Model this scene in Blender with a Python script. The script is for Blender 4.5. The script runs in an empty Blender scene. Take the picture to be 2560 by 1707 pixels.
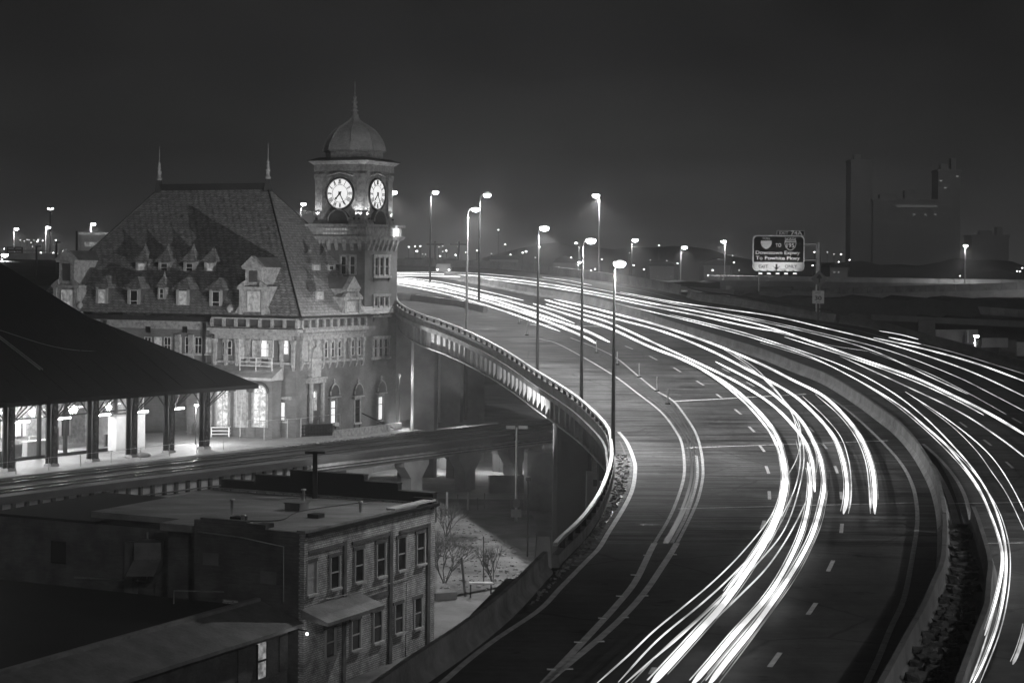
import bpy, bmesh, math, random
import numpy as np
from mathutils import Vector, Matrix
random.seed(7)
SC = bpy.context.scene
COL = SC.collection
# ------------------------------------------------------------------ camera
F, CX, HY, RHO, ZC = 4600.0, 1280.0, 665.0, 0.0087, 21.5
cr, sr = math.cos(RHO), math.sin(RHO)
cd = bpy.data.cameras.new('camera')
cam = bpy.data.objects.new('camera', cd); COL.objects.link(cam)
cd.sensor_fit = 'HORIZONTAL'; cd.sensor_width = 36.0; cd.lens = F / 2560 * 36
cd.shift_y = -(853.5 - HY) / 2560
cd.clip_start = 0.5; cd.clip_end = 5000
cam.matrix_world = Matrix(((cr, -sr, 0, 0), (0, 0, -1, 0), (sr, cr, 0, ZC), (0, 0, 0, 1)))
SC.camera = cam
# ------------------------------------------------------------------ night sky
w = bpy.data.worlds.new('World'); SC.world = w; w.use_nodes = True
nt = w.node_tree; nt.nodes.clear()
out = nt.nodes.new('ShaderNodeOutputWorld'); bg = nt.nodes.new('ShaderNodeBackground')
tc = nt.nodes.new('ShaderNodeTexCoord'); sp = nt.nodes.new('ShaderNodeSeparateXYZ')
rp = nt.nodes.new('ShaderNodeValToRGB')
nt.links.new(tc.outputs['Generated'], sp.inputs[0]); nt.links.new(sp.outputs['Z'], rp.inputs[0])
sn = nt.nodes.new('ShaderNodeTexNoise'); sn.inputs['Scale'].default_value = 5.0; sn.inputs['Detail'].default_value = 5; sm_ = nt.nodes.new('ShaderNodeMapping'); sm_.inputs['Scale'].default_value = (1, 1, 2.2)
nt.links.new(tc.outputs['Generated'], sm_.inputs[0]); nt.links.new(sm_.outputs[0], sn.inputs[0])
sr_ = nt.nodes.new('ShaderNodeMapRange'); sr_.inputs[1].default_value, sr_.inputs[2].default_value, sr_.inputs[3].default_value, sr_.inputs[4].default_value = .3, .7, .62, 1.3
nt.links.new(sn.outputs[0], sr_.inputs[0]); sx_ = nt.nodes.new('ShaderNodeMixRGB'); sx_.blend_type = 'MULTIPLY'; sx_.inputs[0].default_value = 1
nt.links.new(rp.outputs[0], sx_.inputs[1]); nt.links.new(sr_.outputs[0], sx_.inputs[2]); nt.links.new(sx_.outputs[0], bg.inputs[0]); nt.links.new(bg.outputs[0], out.inputs[0])
cs = rp.color_ramp.elements
cs[0].position = 0.0; cs[0].color = (0.10, 0.10, 0.10, 1)
cs[1].position = 0.30; cs[1].color = (0.0120, 0.0120, 0.0120, 1)
for p, v in ((0.03, 0.042), (0.06, 0.021), (0.11, 0.0145), (0.16, 0.0135)):
    e = cs.new(p); e.color = (v, v, v, 1)
bg.inputs[1].default_value = 1.0
# fill light added as a sun lamp, low behind the camera to the right
sd = bpy.data.lights.new('fill_sun', 'SUN'); sun = bpy.data.objects.new('fill_sun', sd); COL.objects.link(sun)
sd.energy = 0.32; sd.angle = math.radians(2.0)
_t = Vector((-0.36, 1.0, -0.40)).normalized()
sun.rotation_euler = _t.to_track_quat('-Z', 'Y').to_euler()
SC.view_settings.view_transform = 'Standard'; SC.view_settings.look = 'None'
SC.view_settings.exposure = 0.0; SC.view_settings.gamma = 1.0
cy = SC.cycles
cy.use_denoising = True; cy.volume_bounces = 1; cy.max_bounces = 6; cy.diffuse_bounces = 3
cy.glossy_bounces = 3; cy.transmission_bounces = 4; cy.sample_clamp_indirect = 3.0; cy.sample_clamp_direct = 0
cy.use_light_tree = True; cy.caustics_reflective = False; cy.caustics_refractive = False

# ------------------------------------------------------------------ pixel -> world helpers
def ray(px, py):
    a = (px - CX) / F; b = -(py - HY) / F
    return a * cr - b * sr, a * sr + b * cr
def at(px, py, Y):
    x, z = ray(px, py); return Vector((x * Y, Y, ZC + z * Y))
def onz(px, py, z):
    x, rz = ray(px, py); Y = (z - ZC) / rz
    return Vector((x * Y, Y, z))
_Y = np.arange(20, 520, 1.0)
_H = np.interp(_Y, [20, 40, 80, 112, 137, 152, 179, 208, 234, 262, 300, 350, 420, 520],
               [12.2, 12.15, 12.0, 11.5, 10.1, 9.0, 6.8, 4.5, 2.8, 1.7, 0.6, -0.5, -1.5, -2.5])
_k = np.exp(-np.linspace(-2, 2, 25) ** 2); _k /= _k.sum()
_H = np.convolve(np.pad(_H, 12, 'edge'), _k, 'valid')
def zr(Y): return ZC - float(np.interp(Y, _Y, _H))
def rd(px, py, dz=0.0):
    x, rz = ray(px, py)
    lo, hi = 25.0, 500.0
    for _ in range(50):
        m = (lo + hi) / 2
        if ZC + rz * m > zr(m) + dz: lo = m
        else: hi = m
    Y = (lo + hi) / 2
    return Vector((x * Y, Y, zr(Y) + dz))
def cat(P, n=6):
    """Catmull-Rom through points"""
    P = [Vector(p) for p in P]; Q = [P[0] * 2 - P[1]] + P + [P[-1] * 2 - P[-2]]; o = []
    for i in range(1, len(Q) - 2):
        p0, p1, p2, p3 = Q[i - 1:i + 3]
        for k in range(n):
            t = k / n
            o.append(0.5 * ((2 * p1) + (p2 - p0) * t + (2 * p0 - 5 * p1 + 4 * p2 - p3) * t * t + (3 * p1 - p0 - 3 * p2 + p3) * t ** 3))
    o.append(P[-1]); return o
def curve(px, dz=0.0, n=6):
    """polyline on the road surface from photo pixels"""
    q = cat([(x, y, 0) for x, y in px], n)
    return [rd(p.x, p.y, dz) for p in q]
def XY(px, dz=0.0):
    pts = sorted([(p.y, p.x) for p in curve(px, dz)])
    Ys = np.array([p[0] for p in pts]); Xs = np.array([p[1] for p in pts])
    def f(Y):
        if Y < Ys[0]:
            k = max(1, np.searchsorted(Ys, Ys[0] + 8)); s = (Xs[k] - Xs[0]) / (Ys[k] - Ys[0]); return float(Xs[0] + s * (Y - Ys[0]))
        if Y > Ys[-1]:
            k = min(len(Ys) - 2, np.searchsorted(Ys, Ys[-1] - 8)); s = (Xs[-1] - Xs[k]) / (Ys[-1] - Ys[k]); return float(Xs[-1] + s * (Y - Ys[-1]))
        return float(np.interp(Y, Ys, Xs))
    return f

# ------------------------------------------------------------------ mesh builder
ID = lambda a, b, c: Vector((a, b, c))
class MB:
    def __init__(s): s.v = []; s.f = []; s.sm = []
    def add(s, vs, fs, smooth=False):
        n = len(s.v); s.v += [tuple(v) for v in vs]; s.f += [tuple(i + n for i in f) for f in fs]; s.sm += [smooth] * len(fs)
        return s
    def box(s, a0, a1, b0, b1, c0, c1, fr=ID):
        vs = [fr(a, b, c) for c in (c0, c1) for b in (b0, b1) for a in (a0, a1)]
        return s.add(vs, [(0, 2, 3, 1), (4, 5, 7, 6), (0, 1, 5, 4), (2, 6, 7, 3), (0, 4, 6, 2), (1, 3, 7, 5)])
    def prism(s, poly, fr, c0, c1):
        """poly in (a,b); extruded along c"""
        n = len(poly)
        return s.add([fr(a, b, c0) for a, b in poly] + [fr(a, b, c1) for a, b in poly],
                     [tuple(range(n))[::-1], tuple(range(n, 2 * n))] + [(i, (i + 1) % n, (i + 1) % n + n, i + n) for i in range(n)])
    def hull(s, lo, hi):
        """two loops of equal length"""
        n = len(lo)
        return s.add(list(lo) + list(hi), [tuple(range(n))[::-1], tuple(range(n, 2 * n))] + [(i, (i + 1) % n, (i + 1) % n + n, i + n) for i in range(n)])
    def pyr(s, loop, apex):
        n = len(loop)
        return s.add(list(loop) + [apex], [tuple(range(n))[::-1]] + [(i, (i + 1) % n, n) for i in range(n)])
    def sheet(s, A, B):
        n = len(A)
        return s.add(list(A) + list(B), [(i, i + 1, n + i + 1, n + i) for i in range(n - 1)])
    def tube(s, P, r, n=6, cap=True, smooth=True):
        P = [Vector(p) for p in P]; m = len(P)
        R = r if isinstance(r, (list, tuple)) else [r] * m
        vs = []
        for i, p in enumerate(P):
            d = (P[min(i + 1, m - 1)] - P[max(i - 1, 0)]).normalized()
            up = Vector((0, 0, 1)) if abs(d.z) < 0.9 else Vector((0, 1, 0))
            a = d.cross(up).normalized(); b = a.cross(d)
            vs += [p + (a * math.cos(6.28318 * k / n) + b * math.sin(6.28318 * k / n)) * R[i] for k in range(n)]
        fs = [(i * n + k, i * n + (k + 1) % n, (i + 1) * n + (k + 1) % n, (i + 1) * n + k) for i in range(m - 1) for k in range(n)]
        s.add(vs, fs, smooth)
        if cap: s.add(vs[:n], [tuple(range(n))]); s.add(vs[-n:], [tuple(range(n))])
        return s
    def bar(s, p, q, r, n=4): return s.tube([p, q], r, n, smooth=False)
    def lathe(s, c, prof, n=16, a0=0.0, smooth=True, sq=None):
        vs = []
        for r, z in prof:
            vs += [Vector((c[0] + r * math.cos(a0 + 6.283185 * k / n), c[1] + r * math.sin(a0 + 6.283185 * k / n), c[2] + z)) for k in range(n)]
        m = len(prof)
        fs = [(i * n + k, i * n + (k + 1) % n, (i + 1) * n + (k + 1) % n, (i + 1) * n + k) for i in range(m - 1) for k in range(n)]
        s.add(vs, fs, smooth); s.add(vs[:n], [tuple(range(n))[::-1]]); s.add(vs[-n:], [tuple(range(n))]); return s
    def sweep(s, P, prof, closed=True):
        """profile [(side, up)] along path P; side is to the right of travel"""
        P = [Vector(p) for p in P]; m = len(P); k = len(prof); vs = []
        for i, p in enumerate(P):
            d = P[min(i + 1, m - 1)] - P[max(i - 1, 0)]; d.z = 0; d.normalize(); r = Vector((d.y, -d.x, 0))
            vs += [p + r * a + Vector((0, 0, b)) for a, b in prof]
        kk = k if closed else k - 1
        s.add(vs, [(i * k + j, i * k + (j + 1) % k, (i + 1) * k + (j + 1) % k, (i + 1) * k + j) for i in range(m - 1) for j in range(kk)])
        if closed: s.add(vs[:k], [tuple(range(k))]); s.add(vs[-k:], [tuple(range(k))])
        return s
    def ell(s, c, rx, ry, rz, n=12, m=8, lo=-1.0, hi=1.0):
        prof = []
        vs = []; rows = []
        for i in range(m + 1):
            t = -1 + 2 * i / m; t = max(lo, min(hi, t)); a = math.asin(max(-1, min(1, t)))
            rows.append((math.cos(a) + 1e-4, t))
        for r, t in rows:
            vs += [Vector((c[0] + rx * r * math.cos(6.283185 * k / n), c[1] + ry * r * math.sin(6.283185 * k / n), c[2] + rz * t)) for k in range(n)]
        s.add(vs, [(i * n + k, i * n + (k + 1) % n, (i + 1) * n + (k + 1) % n, (i + 1) * n + k) for i in range(m) for k in range(n)], True); return s
WL = {}
def wl(o): return WL.get(o.name, Vector((0, 0, 0))) if o else Vector((0, 0, 0))
def obj(name, mb, m, parent=None, recalc=True, local=False):
    me = bpy.data.meshes.new(name)
    off = Vector((0, 0, 0)) if local else wl(parent)
    me.from_pydata([tuple(Vector(v) - off) for v in mb.v], [], mb.f)
    me.polygons.foreach_set('use_smooth', mb.sm)
    if recalc:
        bm = bmesh.new(); bm.from_mesh(me); bmesh.ops.recalc_face_normals(bm, faces=bm.faces); bm.to_mesh(me); bm.free()
    me.materials.append(m); me.update()
    o = bpy.data.objects.new(name, me); COL.objects.link(o)
    if parent: o.parent = parent
    WL[o.name] = off
    return o
def thing(name, label, cat, loc=(0, 0, 0), group=None, rz=0):
    o = bpy.data.objects.new(name, None); COL.objects.link(o); o.location = loc; o.rotation_euler = (0, 0, rz)
    o.empty_display_size = 0.5
    o['label'] = label; o['category'] = cat
    if group: o['group'] = group
    WL[o.name] = Vector(loc); return o
def tag(o, label, cat, group=None, kind=None):
    if label: o['label'] = label
    if cat: o['category'] = cat
    if group: o['group'] = group
    if kind: o['kind'] = kind
    return o
def struct(name, mb, m, kind='structure', label=None):
    o = obj(name, mb, m, None, recalc=False); o['kind'] = kind
    if label: o['label'] = label
    return o
def copy_tree(o, parent=None):
    c = o.copy(); COL.objects.link(c)
    if parent: c.parent = parent
    WL[c.name] = Vector(c.location)
    for ch in list(o.children): copy_tree(ch, c)
    return c

# ------------------------------------------------------------------ materials
def mat(name, c, rough=0.85, var=0.25, scale=1.0, bump=0.0, metal=0.0, pattern=None, stretch=(1, 1, 1), spec=0.3, ps=1.0, pd=0.55, bscale=None):
    m = bpy.data.materials.new(name); m.use_nodes = True; t = m.node_tree; N = t.nodes; L = t.links
    p = N['Principled BSDF']; p.inputs['Roughness'].default_value = rough; p.inputs['Metallic'].default_value = metal
    p.inputs['Specular IOR Level'].default_value = spec
    tc = N.new('ShaderNodeTexCoord'); mp = N.new('ShaderNodeMapping'); mp.inputs['Scale'].default_value = stretch
    L.new(tc.outputs['Object'], mp.inputs[0])
    n1 = N.new('ShaderNodeTexNoise'); n1.inputs['Scale'].default_value = scale; n1.inputs['Detail'].default_value = 8; n1.inputs['Roughness'].default_value = 0.62
    L.new(mp.outputs[0], n1.inputs[0])
    r = N.new('ShaderNodeMapRange'); r.inputs[1].default_value = 0.3; r.inputs[2].default_value = 0.7
    r.inputs[3].default_value = c * (1 - var); r.inputs[4].default_value = c * (1 + var)
    L.new(n1.outputs[0], r.inputs[0]); val = r.outputs[0]; h = n1.outputs[0]
    if pattern:
        b = N.new('ShaderNodeTexBrick'); b.inputs['Scale'].default_value = ps
        b.inputs['Color1'].default_value = (1, 1, 1, 1); b.inputs['Color2'].default_value = (0.72, 0.72, 0.72, 1)
        b.inputs['Mortar'].default_value = (pd,) * 3 + (1,)
        b.inputs['Brick Width'].default_value, b.inputs['Row Height'].default_value, b.inputs['Mortar Size'].default_value = pattern
        # wall coordinates: along the wall (x+y mix) and height
        s = N.new('ShaderNodeSeparateXYZ'); L.new(tc.outputs['Object'], s.inputs[0])
        cb = N.new('ShaderNodeCombineXYZ'); ad = N.new('ShaderNodeMath'); ad.operation = 'ADD'
        L.new(s.outputs[0], ad.inputs[0]); L.new(s.outputs[1], ad.inputs[1]); L.new(ad.outputs[0], cb.inputs[0]); L.new(s.outputs[2], cb.inputs[1])
        L.new(cb.outputs[0], b.inputs[0])
        mu = N.new('ShaderNodeMath'); mu.operation = 'MULTIPLY'; L.new(b.outputs[0], mu.inputs[0]); L.new(val, mu.inputs[1]); val = mu.outputs[0]; h = b.outputs[0]
    L.new(val, p.inputs['Base Color'])
    if bump:
        bp = N.new('ShaderNodeBump'); bp.inputs['Strength'].default_value = bump; bp.inputs['Distance'].default_value = 0.08
        if not pattern:
            n2 = N.new('ShaderNodeTexNoise'); n2.inputs['Scale'].default_value = bscale or scale * 6; n2.inputs['Detail'].default_value = 4
            L.new(mp.outputs[0], n2.inputs[0]); h = n2.outputs[0]
        L.new(h, bp.inputs['Height']); L.new(bp.outputs[0], p.inputs['Normal'])
    return m
def road_mat(name, c, streak, worn=.35, rough=.85, cell=5.0):
    """worn pavement: transverse finishing streaks, wheel-darkened bands, patches, cracks and oil spots"""
    m = bpy.data.materials.new(name); m.use_nodes = True; t = m.node_tree; N = t.nodes; L = t.links; p = N['Principled BSDF']
    p.inputs['Roughness'].default_value = rough; p.inputs['Specular IOR Level'].default_value = .12
    tc = N.new('ShaderNodeTexCoord')
    def noise(sc, st, det=6, lo=.35, hi=.65, a=0., b=1.):
        mp = N.new('ShaderNodeMapping'); mp.inputs['Scale'].default_value = st; L.new(tc.outputs['Object'], mp.inputs[0])
        n = N.new('ShaderNodeTexNoise'); n.inputs['Scale'].default_value = sc; n.inputs['Detail'].default_value = det; n.inputs['Roughness'].default_value = .65; L.new(mp.outputs[0], n.inputs[0])
        r = N.new('ShaderNodeMapRange'); r.inputs[1].default_value, r.inputs[2].default_value, r.inputs[3].default_value, r.inputs[4].default_value = lo, hi, a, b; L.new(n.outputs[0], r.inputs[0]); return r.outputs[0]
    def mul(x, y):
        k = N.new('ShaderNodeMath'); k.operation = 'MULTIPLY'
        L.new(x, k.inputs[0])
        if isinstance(y, float): k.inputs[1].default_value = y
        else: L.new(y, k.inputs[1])
        return k.outputs[0]
    s = noise(1.0, (.16, 1.9, 1), 7, .38, .62, 1 - streak, 1 + streak)
    b = noise(.16, (1, .35, 1), 4, .35, .65, 1 - worn, 1 + worn * .6)
    q = noise(2.6, (1, 1, 1), 8, .3, .7, .82, 1.18)
    o = noise(.9, (1, 1, 1), 2, .66, .72, 1., .45)
    v = N.new('ShaderNodeTexVoronoi'); v.feature = 'DISTANCE_TO_EDGE'; v.inputs['Scale'].default_value = 1 / cell
    mp = N.new('ShaderNodeMapping'); mp.inputs['Scale'].default_value = (1, 1, 0); n3 = N.new('ShaderNodeTexNoise'); n3.inputs['Scale'].default_value = .6; n3.inputs['Detail'].default_value = 5
    mx = N.new('ShaderNodeMixRGB'); mx.inputs[0].default_value = .35; L.new(tc.outputs['Object'], n3.inputs[0]); L.new(tc.outputs['Object'], mx.inputs[1]); L.new(n3.outputs['Color'], mx.inputs[2]); L.new(mx.outputs[0], v.inputs[0])
    cr_ = N.new('ShaderNodeMapRange'); cr_.inputs[1].default_value, cr_.inputs[2].default_value, cr_.inputs[3].default_value, cr_.inputs[4].default_value = .0, .012, .45, 1.; L.new(v.outputs['Distance'], cr_.inputs[0])
    val = mul(mul(mul(mul(mul(s, b), q), o), cr_.outputs[0]), float(c)); L.new(val, p.inputs['Base Color'])
    bp = N.new('ShaderNodeBump'); bp.inputs['Strength'].default_value = .35; bp.inputs['Distance'].default_value = .05; L.new(q, bp.inputs['Height']); L.new(bp.outputs[0], p.inputs['Normal'])
    return m
def emit(name, s, c=1.0, sampling=None):
    m = bpy.data.materials.new(name); m.use_nodes = True; p = m.node_tree.nodes['Principled BSDF']
    p.inputs['Base Color'].default_value = (0.3,) * 3 + (1,); p.inputs['Emission Color'].default_value = (c, c, c, 1); p.inputs['Emission Strength'].default_value = s
    if sampling: m.cycles.emission_sampling = sampling
    return m
def lit_window(name, s, rows=2.5, seed=0.0):
    """blinds and rooms behind lit glass: emission broken by noise"""
    m = bpy.data.materials.new(name); m.use_nodes = True; t = m.node_tree; N = t.nodes; L = t.links; p = N['Principled BSDF']
    p.inputs['Base Color'].default_value = (0.2, 0.2, 0.2, 1); p.inputs['Roughness'].default_value = 0.15
    tc = N.new('ShaderNodeTexCoord'); n = N.new('ShaderNodeTexNoise'); n.inputs['Scale'].default_value = rows; n.inputs['Detail'].default_value = 3
    L.new(tc.outputs['Object'], n.inputs[0]); r = N.new('ShaderNodeMapRange'); r.inputs[1].default_value = 0.35; r.inputs[2].default_value = 0.65
    r.inputs[3].default_value = s * 0.25; r.inputs[4].default_value = s * 1.2; L.new(n.outputs[0], r.inputs[0])
    p.inputs['Emission Color'].default_value = (1, 1, 1, 1); L.new(r.outputs[0], p.inputs['Emission Strength'])
    m.cycles.emission_sampling = 'NONE'
    return m
M = dict(
    rubble=mat('dark rubble', 0.04, 0.95, 0.7, 2.0, 1.0, bscale=9),
    pier=mat('shade-darkened concrete', 0.035, 0.95, 0.35, 0.4, 0.2),  # dark colour in place of ramp shade on piers; viaduct edge shares it
    concrete=mat('concrete', 0.27, 0.85, 0.3, 0.5, 0.25, spec=0.2),
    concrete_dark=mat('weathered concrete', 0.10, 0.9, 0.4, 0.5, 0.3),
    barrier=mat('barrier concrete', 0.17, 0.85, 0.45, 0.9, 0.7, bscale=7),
    deck=road_mat('ramp deck concrete', 0.052, .85),
    hwy=road_mat('highway deck concrete', 0.052, .9, .55),
    hwy2=road_mat('outer deck concrete', 0.04, .6),
    asphalt=road_mat('asphalt', 0.055, .16, .55, .85, 7.0),
    paint=mat('road paint', 0.42, 0.7, 0.35, 3.0, 0.1, bscale=12),
    wornpaint=mat('worn road paint', 0.30, 0.8, 0.5, 4.0, 0.1),
    joint=mat('joint concrete', 0.5, 0.8, 0.4, 2.0),
    tar=mat('tar seal', 0.02, 0.5, 0.3, 2.0),
    gravel=mat('gravel and debris', 0.17, 0.95, 0.75, 3.0, 1.0, bscale=9),
    ground=mat('dirt ground', 0.13, 0.95, 0.55, 0.25, 0.6, bscale=3),
    grass=mat('dark verge grass', 0.035, 0.95, 0.5, 0.8, 1.0, bscale=8),
    hill=mat('wooded hill', 0.03, 0.95, 0.4, 0.03, 0.0),
    steel_dark=mat('dark steel', 0.02, 0.5, 0.2, 2.0, metal=0.3),
    steel=mat('galvanised steel', 0.35, 0.45, 0.2, 2.0, metal=0.6, spec=0.5),
    alu=mat('aluminium pole', 0.5, 0.4, 0.15, 2.0, metal=0.7, spec=0.5),
    polepaint=mat('dark pole paint', 0.05, 0.45, 0.2, 2.0, metal=0.2, spec=0.5),
    brick_st=mat('station brick', 0.15, 0.9, 0.38, 0.5, 0.25, pattern=(0.5, 0.16, 0.012), ps=1.6, pd=0.75),
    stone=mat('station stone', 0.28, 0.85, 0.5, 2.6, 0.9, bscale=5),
    stone_dark=mat('dark stone', 0.06, 0.9, 0.5, 1.5, 0.6, bscale=5),  # darker stone for panels, hoods, brackets and the niche
    shingle=mat('roof tile', 0.27, 0.6, 0.62, 2.6, 1.0, pattern=(0.42, 0.3, 0.04), ps=1.1, pd=0.42, spec=0.5),
    copper=mat('dark ridge metal', 0.03, 0.5, 0.3, 1.0),
    dome=mat('dome tile', 0.5, 0.55, 0.22, 1.0, 0.5, pattern=(0.3, 0.2, 0.02), ps=2.0, pd=0.5, spec=0.5),
    blackroof=mat('black shed roof', 0.010, 0.85, 0.25, 0.3, spec=0.1),
    iron=mat('black iron', 0.012, 0.6, 0.2, 2.0, spec=0.2),
    glassdark=mat('dark window glass', 0.015, 0.12, 0.1, 1.0, spec=0.5),
    frame=mat('white window frame', 0.45, 0.6, 0.15, 2.0),
    blind=mat('pale window blind', 0.30, 0.7, 0.15, 2.0),
    platform=mat('platform paving', 0.42, 0.7, 0.2, 0.6, 0.1, pattern=(1.2, 1.2, 0.01), ps=0.6),
    ballast=mat('dark ballast', 0.014, 0.95, 0.5, 0.9, 0.8, stretch=(1, 1, 1), bscale=9),
    rail=mat('steel rail', 0.10, 0.35, 0.2, 2.0, metal=0.8),
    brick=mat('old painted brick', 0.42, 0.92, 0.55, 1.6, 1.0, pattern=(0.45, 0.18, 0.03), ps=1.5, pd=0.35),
    brick_dark=mat('dark brick', 0.09, 0.95, 0.55, 0.7, 0.8, pattern=(0.45, 0.16, 0.012), ps=1.9, pd=0.8),  # darker brick for the end wall, trim and low buildings
    roofing=mat('rolled roofing', 0.16, 0.7, 0.45, 1.0, 0.7, stretch=(0.3, 1, 1), spec=0.4, bscale=5),
    coping=mat('stone coping', 0.34, 0.8, 0.3, 1.2, 0.3),
    tin=mat('awning tin', 0.13, 0.6, 0.4, 0.8, 0.4, metal=0.2),
    bark=mat('bark', 0.06, 0.95, 0.3, 4.0, 0.4),
    leaf=mat('shrub leaves', 0.07, 0.9, 0.4, 3.0),
    signface=mat('sign green face', 0.012, 0.5, 0.05, 1.0, spec=0.2),
    signwhite=mat('sign white sheeting', 0.8, 0.5, 0.03, 1.0),
    signgrey=mat('sign yellow sheeting', 0.55, 0.5, 0.06, 1.0),
    signdull=mat('dim sign sheeting', 0.16, 0.5, 0.15, 2.0),
    black=mat('black', 0.01, 0.6, 0.1, 1.0),
    white=mat('white wall', 0.6, 0.8, 0.12, 1.0),
    tower=mat('haze-paled tower wall', 0.27, 0.9, 0.2, 0.05),  # wall colour lightened so the far blocks look faded by haze
)
def streak_mat(name, lo, hi):
    m = emit(name, hi); t = m.node_tree; N = t.nodes; L = t.links; tc = N.new('ShaderNodeTexCoord'); n = N.new('ShaderNodeTexNoise')
    n.inputs['Scale'].default_value = .22; n.inputs['Detail'].default_value = 4; L.new(tc.outputs['Object'], n.inputs[0])
    r = N.new('ShaderNodeMapRange'); r.inputs[1].default_value, r.inputs[2].default_value, r.inputs[3].default_value, r.inputs[4].default_value = .36, .62, lo, hi
    L.new(n.outputs[0], r.inputs[0]); L.new(r.outputs[0], N['Principled BSDF'].inputs['Emission Strength']); return m
E = dict(
    lamp=emit('lamp lens', 26, sampling='NONE'), far=emit('far lamp', 7, sampling='NONE'), faint=emit('faint far lamp', 2.2, sampling='NONE'),
    tube=emit('fluorescent tube', 14), trail=streak_mat('headlight streak', .72, 2.3), trail_s=streak_mat('soft streak', .3, 1.2), trail_d=streak_mat('dim streak', .08, .5),
    clock=emit('clock face', 1.0), win=lit_window('lit window', 0.9), winlo=lit_window('dim lit window', 0.28, 3.0), winhi=emit('bright lit window', 1.0, sampling='NONE'),
)
ZG = -1.2
def spot(name, loc, tgt, power, ang=60, r=0.15, parent=None, blend=0.6):
    d = bpy.data.lights.new(name, 'SPOT'); d.energy = power; d.spot_size = math.radians(ang); d.spot_blend = blend; d.shadow_soft_size = r
    o = bpy.data.objects.new(name, d); COL.objects.link(o)
    o.rotation_euler = (Vector(tgt) - Vector(loc)).to_track_quat('-Z', 'Y').to_euler()
    if parent: o.parent = parent; o.location = Vector(loc) - wl(parent)
    else: o.location = loc
    return o
def point(name, loc, power, r=0.15, parent=None):
    d = bpy.data.lights.new(name, 'POINT'); d.energy = power; d.shadow_soft_size = r
    o = bpy.data.objects.new(name, d); COL.objects.link(o)
    if parent: o.parent = parent; o.location = Vector(loc) - wl(parent)
    else: o.location = loc
    return o
# ================================================================== GROUND, HILL
rnd = random.Random(3)
mb = MB(); nx, ny = 60, 70
gx = np.linspace(-520, 620, nx); gy = np.concatenate([np.linspace(20, 260, 45), np.linspace(275, 1400, 25)])
vs = []
for j, y in enumerate(gy):
    for i, x in enumerate(gx):
        z = ZG + 0.12 * math.sin(x * .31) * math.cos(y * .23)
        if y > 260: z -= 0.0
        vs.append((x, y, z))
mb.add(vs, [(j * nx + i, j * nx + i + 1, (j + 1) * nx + i + 1, (j + 1) * nx + i) for j in range(ny - 1) for i in range(nx - 1)])
struct('ground', mb, M['ground'])
mb = MB(); vs = []; nx, ny = 120, 14
for j in range(ny):
    for i in range(nx):
        x = -420 + 900 * i / (nx - 1); t = j / (ny - 1); y = 500 + 420 * t
        h = (26 + 5 * math.sin(x * .013 + 1) + 3 * math.sin(x * .041) + 1.5 * math.sin(x * .11)) * (t ** 0.7) - 1.6
        h += (rnd.random() - .5) * 2.2 * t
        vs.append((x * (0.75 + .5 * t), y, h))
mb.add(vs, [(j * nx + i, j * nx + i + 1, (j + 1) * nx + i + 1, (j + 1) * nx + i) for j in range(ny - 1) for i in range(nx - 1)])
def hill_z(x, y):
    t = max(0, min(1, (y - 500) / 420)); x = x / (0.75 + .5 * t)
    return (26 + 5 * math.sin(x * .013 + 1) + 3 * math.sin(x * .041) + 1.5 * math.sin(x * .11)) * (t ** 0.7) - 1.6
struct('hill', mb, M['hill'])

# ================================================================== ROAD EDGES (read from the curve of the photo, laid on the real road surface)
rail_px = [(1392, 1362), (1415, 1337), (1458, 1297), (1495, 1249), (1519, 1201), (1535, 1147), (1534, 1102), (1525, 1066), (1496, 1032), (1449, 991), (1400, 958), (1341, 922), (1281, 883), (1226, 852), (1167, 824), (1130, 809), (1070, 786), (1031, 773), (994, 765)]
nearL_px = [(1392, 1422), (1286, 1539), (1176, 1631), (1069, 1707)]
fRail = XY(rail_px, 1.0); fNear = XY(nearL_px)
def XLf(Y):
    if Y < 69: return fNear(Y)
    if Y < 74: t = (Y - 69) / 5; return fNear(Y) * (1 - t) + fRail(Y) * t
    if Y < 184: return fRail(Y)
    a = fRail(184); b = -.0622 * 207 + .1
    if Y < 207: t = (Y - 184) / 23; return a + (b - a) * (1 - (1 - t) ** 1.6) if False else -.0622 * Y + .1 + (a + .0622 * 184 - .1) * (1 - t) ** 2
    if Y < 226: return b - 9.0 * ((Y - 207) / 19) ** 1.5
    return max(-130, b - 9.0 - (Y - 226) * 7)
med_px = [(1121, 699), (1231, 719), (1295, 733), (1380, 746), (1454, 758), (1528, 777), (1591, 796), (1652, 818), (1773, 857), (1897, 896), (1973, 927), (2059, 962), (2136, 1010), (2187, 1048), (2235, 1086), (2276, 1134), (2311, 1194), (2330, 1242), (2341, 1300), (2343, 1363), (2336, 1452), (2313, 1509), (2284, 1576), (2245, 1647), (2213, 1707)]
fMed = XY(med_px)
out_px = [(2560, 930), (2410, 885), (2298, 855), (2193, 825), (2027, 798), (1950, 785), (1850, 767), (1751, 753), (1690, 736), (1600, 718), (1500, 703), (1400, 690), (1304, 677), (1200, 670), (1100, 667)]
fOut = XY(out_px)
gap_px = [(2168, 990), (2250, 1045), (2318, 1118), (2350, 1160), (2386, 1232), (2414, 1330), (2426, 1400), (2424, 1470), (2408, 1550), (2378, 1630), (2345, 1707)]
fGap = XY(gap_px)
def medR(Y): return fMed(Y) + 0.75
def XOL(Y):   # left edge of the outer carriageway
    return fGap(Y) if Y < 112 else (medR(Y) if Y > 128 else fGap(Y) + (medR(Y) - fGap(Y)) * (Y - 112) / 16)
def XOR(Y): return fOut(Y) + .2 if Y > 150 else (fOut(150) + .2) * max(0, (Y - 110) / 40) + (XOL(Y) + 18) * (1 - max(0, (Y - 110) / 40))
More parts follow.
